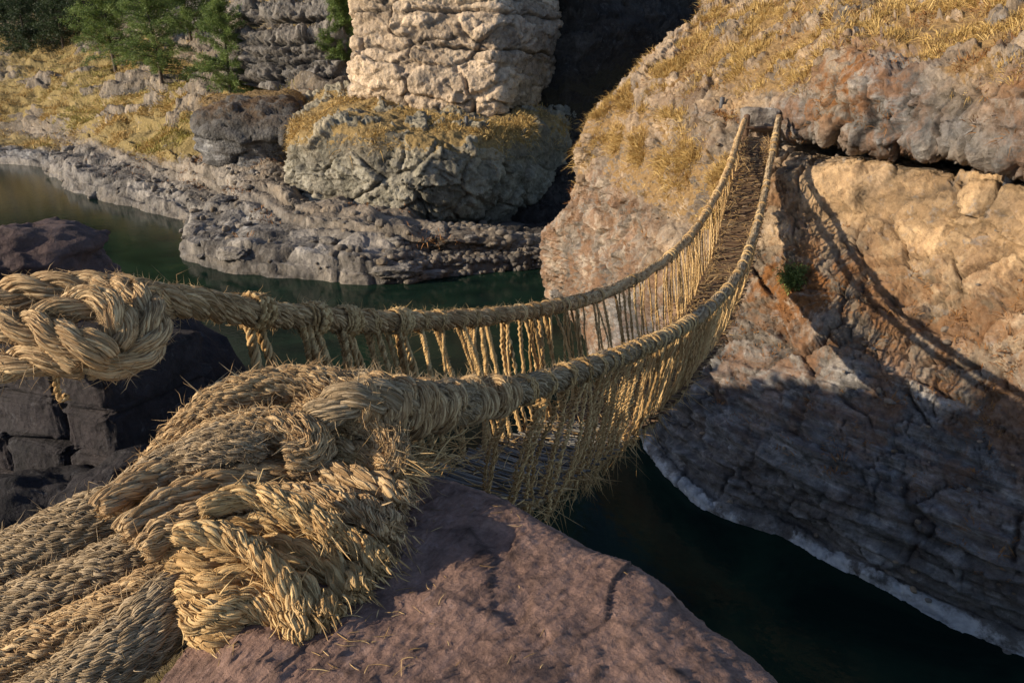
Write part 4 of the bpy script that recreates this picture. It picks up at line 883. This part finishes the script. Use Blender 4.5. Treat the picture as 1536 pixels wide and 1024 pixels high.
grass('grass', 'rock_terrace', 2600, 12, .6, .035, .22, M['drygrass'], lambda V, N, g, at: np.clip(at[:, 0] - .3, 0, 1) * clump(V, .4, 7), 1.1, .8)
grass('grass', 'rock_outcrop', 700, 10, .55, .035, .25, M['drygrass'], lambda V, N, g, at: np.clip(at[:, 0] - .3, 0, 1), 1.1, .8, (0, .6))
grass('dry_plants', 'riverbank', 700, 10, .45, .04, .2, M['rustplant'], lambda V, N, g, at: (V[:, 2] > 1.4) * (V[:, 1] < 75) * (gn(V * .35, 27) > .15) * 1., 1.1, .6)

# ------------------------------------------------------------------ trees
def leafmat(name, a, b, c):
    m = NT(name); f = m.math('ADD', m.math('MULTIPLY', m.attr('tint'), .8), m.math('MULTIPLY', m.noise(.7, 3), .25))
    m.fin(m.ramp(f, [(.1, a), (.55, b), (1., c)]), .6); m.b.inputs['Subsurface Weight'].default_value = 0
    m.b.inputs['Transmission Weight'].default_value = 0
    tr = m.n('ShaderNodeBsdfTranslucent'); m.t.links.new(m.b.inputs['Base Color'].links[0].from_socket, tr.inputs[0])
    mx = m.n('ShaderNodeMixShader'); mx.inputs[0].default_value = .3
    m.t.links.new(m.b.outputs[0], mx.inputs[1]); m.t.links.new(tr.outputs[0], mx.inputs[2]); m.t.links.new(mx.outputs[0], m.o.inputs[0]); return m.m
M['leaf'] = leafmat('tree_leaf', (.026, .05, .013), (.105, .155, .038), (.24, .3, .085))
M['darkleaf'] = leafmat('dark_leaf', (.012, .022, .012), (.03, .05, .022), (.06, .085, .03))
Mb = NT('bark'); Mb.fin(Mb.ramp(Mb.noise(8, 5), [(.3, (.05, .035, .025)), (.7, (.14, .105, .08))]), .9); M['bark'] = Mb.m
def tree(base, h, wd, label, dark=False, group=None, n=7000, bare=.16, leaf=.2, shape=.75):
    t = empty('conifer_tree', base.tolist()); tag(t, label, 'tree', group)
    k = np.linspace(0, 1, 12); tp = base + np.stack([.05 * h * np.sin(k * 3 + RNG.random() * 6) * k, .04 * h * np.sin(k * 2 + RNG.random() * 6) * k, h * k - .3], -1)
    V, Q, T = tubes(tp[None], (h * .016 * (1.08 - k) + .015)[None], 8, None, False); tk = (V, Q, T)
    nb = int(55 + h * 6); u = bare + (1 - bare) * RNG.random(nb) ** .85; a = RNG.random(nb) * 6.283 * 5
    prof = np.clip((1 - u) / (1 - bare), 0, 1) ** .8 * .95 + .05
    L = wd * 1.5 * prof * RNG.uniform(.45, 1.25, nb); b = np.stack([np.interp(u, k, tp[:, j]) for j in range(3)], -1)
    rise = RNG.uniform(.0, .55, nb) + .5 * u
    d = np.stack([np.cos(a), np.sin(a), rise], -1); kk = np.linspace(0, 1, 6)
    B = b[:, None] + d[:, None] * (L[:, None] * kk)[..., None] + np.array([0, 0, -1.]) * (L[:, None] * .28 * kk ** 2)[..., None]
    V, Q, T = tubes(B, (.006 * h * (1.1 - u))[:, None] * np.linspace(1, .3, 6)[None], 4); V, Q, T = join([tk, (V, Q, T)]); mesh('trunk', V, Q, M['bark'], t, {'tint': T})
    i = RNG.choice(nb, n, p=L / L.sum()); f = RNG.random(n) ** .7 * 5; j = np.minimum(f.astype(int), 4); p = B[i, j] + (B[i, j + 1] - B[i, j]) * (f - j)[:, None]
    sp = leaf * 1.6; tw = RNG.normal(0, 1, (nb, 6, 3))[i, j]
    p = p + RNG.normal(0, sp * .55, (n, 3)) + tw * sp * .35
    dd = nrm(d[i] * .7 + RNG.normal(0, .7, (n, 3)) + np.array([0, 0, .25])); l = leaf * RNG.uniform(.6, 1.6, n)
    V, Q = blades(p, dd, l, leaf * RNG.uniform(.2, .42, n), .25)
    tt = np.clip(.25 + .35 * RNG.random(nb)[i] + .4 * RNG.random(n), 0, 1)
    mesh('crown', V, Q, M['darkleaf' if dark else 'leaf'], t, {'tint': np.repeat(tt, 6)})
G = lambda px, py, s='riverbank': ground_at(s, px, py)
def th(px, by, ty, s='riverbank'):
    b = G(px, by, s); _, _, d = proj(b[None]); return b, float((by - ty) * d[0] / 1100 * 1.03)
for px, by, ty, wpx, lab, dk in (
    (345, 152, 8, 42, 'bright green tree on a thin trunk above the dark undercut outcrop', 0),
    (243, 122, -35, 46, 'tall green tree with a bare forked trunk left of the dark outcrop', 0),
    (175, 104, -45, 44, 'yellowish green leaning tree at the edge of the grassy slope', 0),
    (516, 108, -25, 24, 'slim green tree tucked against the left edge of the sandstone cliff', 0),
    (92, 72, -30, 30, 'dark conifer nearest the grassy slope on the far hill', 1),
    (40, 78, -20, 30, 'dark conifer with a full low crown on the far hill', 1),
    (285, 60, -60, 40, 'tree behind the others in front of the grey layered cliff', 0)):
    b, h = th(px, by, ty); tree(b, h, wpx / 1100 * proj(b[None])[2][0] * 1.05, lab, bool(dk), None, 32000 if not dk else 15000, .12 if not dk else .05, .0029 * proj(b[None])[2][0] * .8)
for px, by, ty, wpx in ((-30, 70, -30, 30), (12, 60, -40, 26), (66, 50, -50, 26), (125, 45, -60, 28), (150, 30, -70, 30), (205, 28, -70, 34), (235, 20, -80, 34), (-60, 40, -70, 34), (30, 20, -90, 34), (90, 15, -95, 30), (330, 10, -90, 34), (400, -15, -110, 34), (180, -10, -110, 34)):
    b, h = th(px, by, ty); tree(b, h, wpx / 1100 * proj(b[None])[2][0] * 1.1, 'dark conifer in the dim stand of trees behind the far slope', True, 'conifers in the stand behind the far slope', 5500, .05, .0042 * proj(b[None])[2][0] * .8)
# shrubs
def shrub(base, r, label, mat, n=1800, leaf=.04, name='shrub'):
    t = empty(name, base.tolist()); tag(t, label, 'shrub'); nb = 60
    d = nrm(RNG.normal(0, 1, (nb, 3)) + np.array([-.4, -.3, .5])); kk = np.linspace(0, 1, 5); L = r * RNG.uniform(.4, 1.1, nb)
    B = base + d[:, None] * (L[:, None] * kk)[..., None]; V, Q, T = tubes(B, .006 * np.linspace(1, .4, 5)[None] * np.ones((nb, 1)), 4); mesh('stem', V, Q, M['bark'], t, {'tint': T})
    i = RNG.integers(0, nb, n); f = RNG.random(n) ** .6; p = base + d[i] * (L[i] * f)[:, None] + RNG.normal(0, leaf * .9, (n, 3))
    V, Q = blades(p, nrm(d[i] + RNG.normal(0, .8, (n, 3))), leaf * RNG.uniform(.7, 1.7, n), leaf * RNG.uniform(.3, .6, n), .2)
    mesh('foliage', V, Q, mat, t, {'tint': np.repeat(RNG.random(n), 6)})
shrub(G(1190, 418, 'cliff'), .42, 'small dark green bush growing on the cliff right of the bridge', M['leaf'], 2600, .05)
shrub(G(1062, 325, 'cliff') + np.array([0, -.2, 0]), .3, 'straw coloured bush beside the middle of the yellower handrail', M['drygrass'], 1500, .06)

# ------------------------------------------------------------------ loose rocks, gravel
def size_px(b, s): return s * float(proj(b[None])[2][0]) / 1100
for k, (px, py, s, ar, lab) in enumerate((
    (590, 408, 46, (1.5, .9, .42), 'long low pale grey rock at the water edge below the terrace'),
    (592, 362, 24, (1.2, .9, .62), 'blocky dark grey rock with a flat top on the pale shelf'),
    (490, 362, 20, (1.3, .9, .6), 'small square grey rock on the pale shelf below the terrace'),
    (330, 300, 22, (1.4, .8, .55), 'smooth bluish grey rock lying on the slope above the inlet'),
    (355, 378, 44, (1.3, .9, .5), 'rounded grey rock at the tip of the pale shelf'),
    (640, 412, 34, (1.5, .8, .4), 'flat bluish rock beside the gravel beach'),
    (470, 275, 30, (1.2, .9, .7), 'round boulder leaning on the foot of the terrace'),
    (840, 445, 22, (1.2, .9, .6), 'grey rock at the foot of the pale cliff corner'))):
    b = G(px, py, 'riverbank' if px < 815 else 'cliff'); z = size_px(b, s) * .5
    rock('boulder', (b + np.array([0, .2, z * ar[2] * .3])).tolist(), (z * ar[0], z * ar[1], z * ar[2]), 20 + k * 1.7, M['bank'], 5, lab, 'boulder', None, RNG.normal(0, .3), (0, .1, .6, 0), .75, .05)
V_, N_, g_, at_, _o = GROUND['riverbank']; x_, y_, d_ = proj(V_)
cand = np.where((V_[:, 2] > .05) & (V_[:, 2] < 2.2) & (x_ > 0) & (x_ < 800) & (at_[:, 0] < .4))[0]
src = []
for k in range(40):
    c = RNG.choice(cand); b = V_[c].astype(float); s = size_px(b, RNG.uniform(7, 19) * (1.2 if k < 20 else .8)) * .5
    ar = np.array([1.3, .95, .6]) * RNG.uniform(.75, 1.2, 3)
    if k < 9:
        o = rock('shore_rock', b.tolist(), tuple(s * ar), 40 + k * 2.3, M['bank'], 4, 'grey rock among many scattered over the pale far shore', 'rock', 'loose rocks scattered over the far shore', RNG.random() * 6, (0, .2, .4, 0), .75, .06); src.append((o, s))
    else:
        s0 = src[k % 9]; o = s0[0].copy(); COL.objects.link(o); o.location = b.tolist(); f = s / s0[1]; o.scale = (f, f, f * RNG.uniform(.8, 1.2)); o.rotation_euler = (0, 0, RNG.random() * 6)
def pebbles(name, src, n, sz, mask, mat, lo=.4, attr=(0, .3, .3, 0)):
    V, N, g, at, o = GROUND[src]; w = mask(V, N, g, at) * 1.; c = RNG.choice(len(V), n, p=w / w.sum()); U, Q = ico(2); m = len(U)
    U = U * (1 + .22 * fbm(U * 1.3, 2, 3))[:, None]
    s = sz * RNG.uniform(lo, 1.5, (n, 1)) ** 1.3; a = RNG.random(n) * 6.28; ca, sa = np.cos(a)[:, None], np.sin(a)[:, None]
    S3 = s * RNG.uniform(.6, 1.3, (n, 3)) * np.array([1, 1, .65])
    X = U[None, :, 0] * S3[:, :1]; Yq = U[None, :, 1] * S3[:, 1:2]; Zq = U[None, :, 2] * S3[:, 2:]
    W3 = np.stack([X * ca - Yq * sa, X * sa + Yq * ca, Zq], -1) + V[c][:, None] + np.array([0, 0, .2]) * s[:, None]
    QQ = (Q[None] + np.arange(n)[:, None, None] * m).reshape(-1, 3); nn = n * m
    A = {k: np.full(nn, v) for k, v in zip(('grass', 'warm', 'pale', 'rust'), attr)}; A['dark'] = np.zeros(nn); A['crack'] = np.repeat(RNG.random(n) * .4, m); A['warm'] = np.repeat(RNG.random(n), m)
    tag(mesh(name, W3.reshape(-1, 3), QQ, mat, None, A), kind='stuff')
pebbles('gravel', 'riverbank', 1800, .16, lambda V, N, g, at: (V[:, 2] > .0) & (V[:, 2] < 1.2) & (V[:, 0] > -6) & (V[:, 0] < 2.5) & (V[:, 1] < 44), M['bank'])
pebbles('gravel', 'riverbank', 350, .18, lambda V, N, g, at: (V[:, 2] > .1) & (V[:, 2] < 3.2) & (V[:, 1] < 70) & (at[:, 0] < .3), M['bank'])
pebbles('rubble', 'cliff', 350, .05, lambda V, N, g, at: (N[:, 2] > .25) & (V[:, 0] > 4) & (V[:, 2] < 7.2) & (at[:, 0] < .5), M['cliff'])

# ------------------------------------------------------------------ far anchor of the bridge
b = np.array(Y(1144, 172, 19.5)[:3])
rock('stone_block', (b + np.array([0, .25, -.12])).tolist(), (.40, .3, .28), 71, M['cliff'], 5, 'pale squared stone block closing the far end of the bridge deck', 'stone block', None, .1, (0, .3, .8, 0), .4, .02)
Mp = NT('dark_metal'); Mp.fin(Mp.ramp(Mp.noise(12, 4), [(.3, (.03, .03, .035)), (.7, (.09, .085, .085))]), .6, None, .5); M['metal'] = Mp.m
def post(name, base, r, h, mat, label, cat, tilt=.0):
    k = np.array([-.4, 0., .9, .97, 1.0]); P = np.array(base) + np.stack([tilt * k * h, 0 * k, k * h], -1)
    V, Q, T = tubes(P[None], np.array([[r, r, r * .97, r * .9, r * .3]]), 12, None, False)
    tag(mesh(name, V, Q, mat, None, {'tint': T}, True, list(base)), label, cat)
post('wooden_post', railL[-1] + np.array([.06, .12, -.65]), .085, .72, M['wood'], 'short wooden post holding the far end of the yellower handrail', 'post')
post('wooden_post', railR[-1] + np.array([.05, .12, -.65]), .08, .72, M['wood'], 'short wooden post holding the far end of the greyer handrail', 'post')
pb = Y(1082, 161, 21.4)[:3]
post('metal_post', pb, .07, .27, M['metal'], 'small dark post standing on the rock left of the bridge end', 'post', .05)
post('metal_post', (np.array(Y(1513, 272, 14.0)[:3])).tolist(), .085, .38, M['metal'], 'grey post under the overhanging rock at the right edge', 'post')
post('metal_post', (ground_at('rock_terrace', 701, 183)).tolist(), .11, .36, M['metal'], 'tiny dark post on the ledge below the sandstone cliff', 'post')
K = 30; x = np.linspace(-1, 1, K)
e0 = railL[-1] + np.array([0, .05, -.26]); e1 = railR[-1] + np.array([0, .05, -.26]); P = e0 + (e1 - e0) * ((x + 1) / 2)[:, None]
V, Q, T = tubes(P[None], .04, 8, None, True); tag(mesh('cross_beam', V, Q, M['wood'], None, {'tint': T}, True, P[15].tolist()), 'dark wooden beam across the far end of the bridge deck', 'beam')

# loose straw on the slab
x_, y_, d_ = proj(SV); c = np.where((x_ > 280) & (x_ < 1050) & (y_ > 690) & (y_ < 1010) & (d_ > .5) & (SV[:, 2] > 6.9))[0]
w_ = np.exp(-((x_[c] - 480) / 170) ** 2) + .06; c = RNG.choice(c, 230, p=w_ / w_.sum()); n = len(c); a = RNG.random(n) * 6.28; kk = np.linspace(-.5, .5, 5)
l = RNG.uniform(.012, .07, n); P = SV[c][:, None] + np.stack([np.cos(a), np.sin(a), 0 * a], -1)[:, None] * (l[:, None] * kk)[..., None] + np.stack([-np.sin(a), np.cos(a), .15 + 0 * a], -1)[:, None] * (RNG.normal(0, .3, n)[:, None] * l[:, None] * (kk ** 2))[..., None] + np.array([0, 0, .004])
V, Q, T = tubes(P, RNG.uniform(.0007, .0016, (n, 1)) * np.ones((1, 5)), 3); tag(mesh('loose_straw', V, Q, M['cord'], None, {'tint': T}), kind='stuff')

# unseen tufts added on the near ridge crest to break up its shadow edge
w_ = (GV[:, 0] > -9.5) & (GV[:, 0] < -7.2) & (GV[:, 1] > 3.5) & (GV[:, 1] < 13) & (GV[:, 2] > 4.5); c = RNG.choice(np.where(w_)[0], 150); per = 26
p = np.repeat(GV[c] + RNG.normal(0, .12, (150, 3)) * np.array([1, 1, 0]), per, 0); n = len(p); sz = np.repeat(.18 + .75 * RNG.random(150) ** 2.2, per)
d = nrm(np.array([0, 0, 1.]) + RNG.normal(0, .5, (n, 3))); V, Q = blades(p, d, sz * RNG.uniform(.5, 1.2, n), .05 * RNG.uniform(.6, 1.4, n), .5)
tag(mesh('shade_edge_tufts', V, Q, M['drygrass'], None, {'tint': np.repeat(RNG.random(n), 6)}), kind='stuff')
# ------------------------------------------------------------------ light, camera
SUN = np.array([.80, .25, -.30]); SUN /= np.linalg.norm(SUN)
el = math.asin(-SUN[2]); az = math.atan2(-SUN[0], -SUN[1])     # direction towards the sun, clockwise from +Y
W = bpy.data.worlds.new('World'); SC.world = W; W.use_nodes = True
nt = W.node_tree; bg = nt.nodes['Background']; sky = nt.nodes.new('ShaderNodeTexSky'); sky.sky_type = 'NISHITA'
sky.sun_disc = False; sky.sun_elevation = el; sky.sun_rotation = az; sky.altitude = 2500; sky.air_density = .7; sky.dust_density = 2.5; sky.ozone_density = .4
nt.links.new(sky.outputs[0], bg.inputs[0]); bg.inputs[1].default_value = .15
sl = bpy.data.lights.new('sun', 'SUN'); sl.energy = 4.1; sl.angle = math.radians(.5); sl.color = (1, .86, .66)
so = bpy.data.objects.new('sun', sl); so.rotation_euler = Vector(SUN).to_track_quat('-Z', 'Y').to_euler(); so.location = (-30, -10, 30); link(so)
cam = bpy.data.cameras.new('camera'); cam.sensor_width = 36; cam.lens = 36 * F; cam.clip_start = .05; cam.clip_end = 2000
co = bpy.data.objects.new('camera', cam); co.location = (0, 0, CH); co.rotation_euler = (PI / 2 - PITCH, 0, 0); link(co); SC.camera = co
vs = SC.view_settings; vs.view_transform = 'Standard'; vs.look = 'None'; vs.gamma = 1; vs.use_curve_mapping = False; vs.exposure = 0.74
SC.cycles.max_bounces = 6; SC.cycles.use_denoising = True
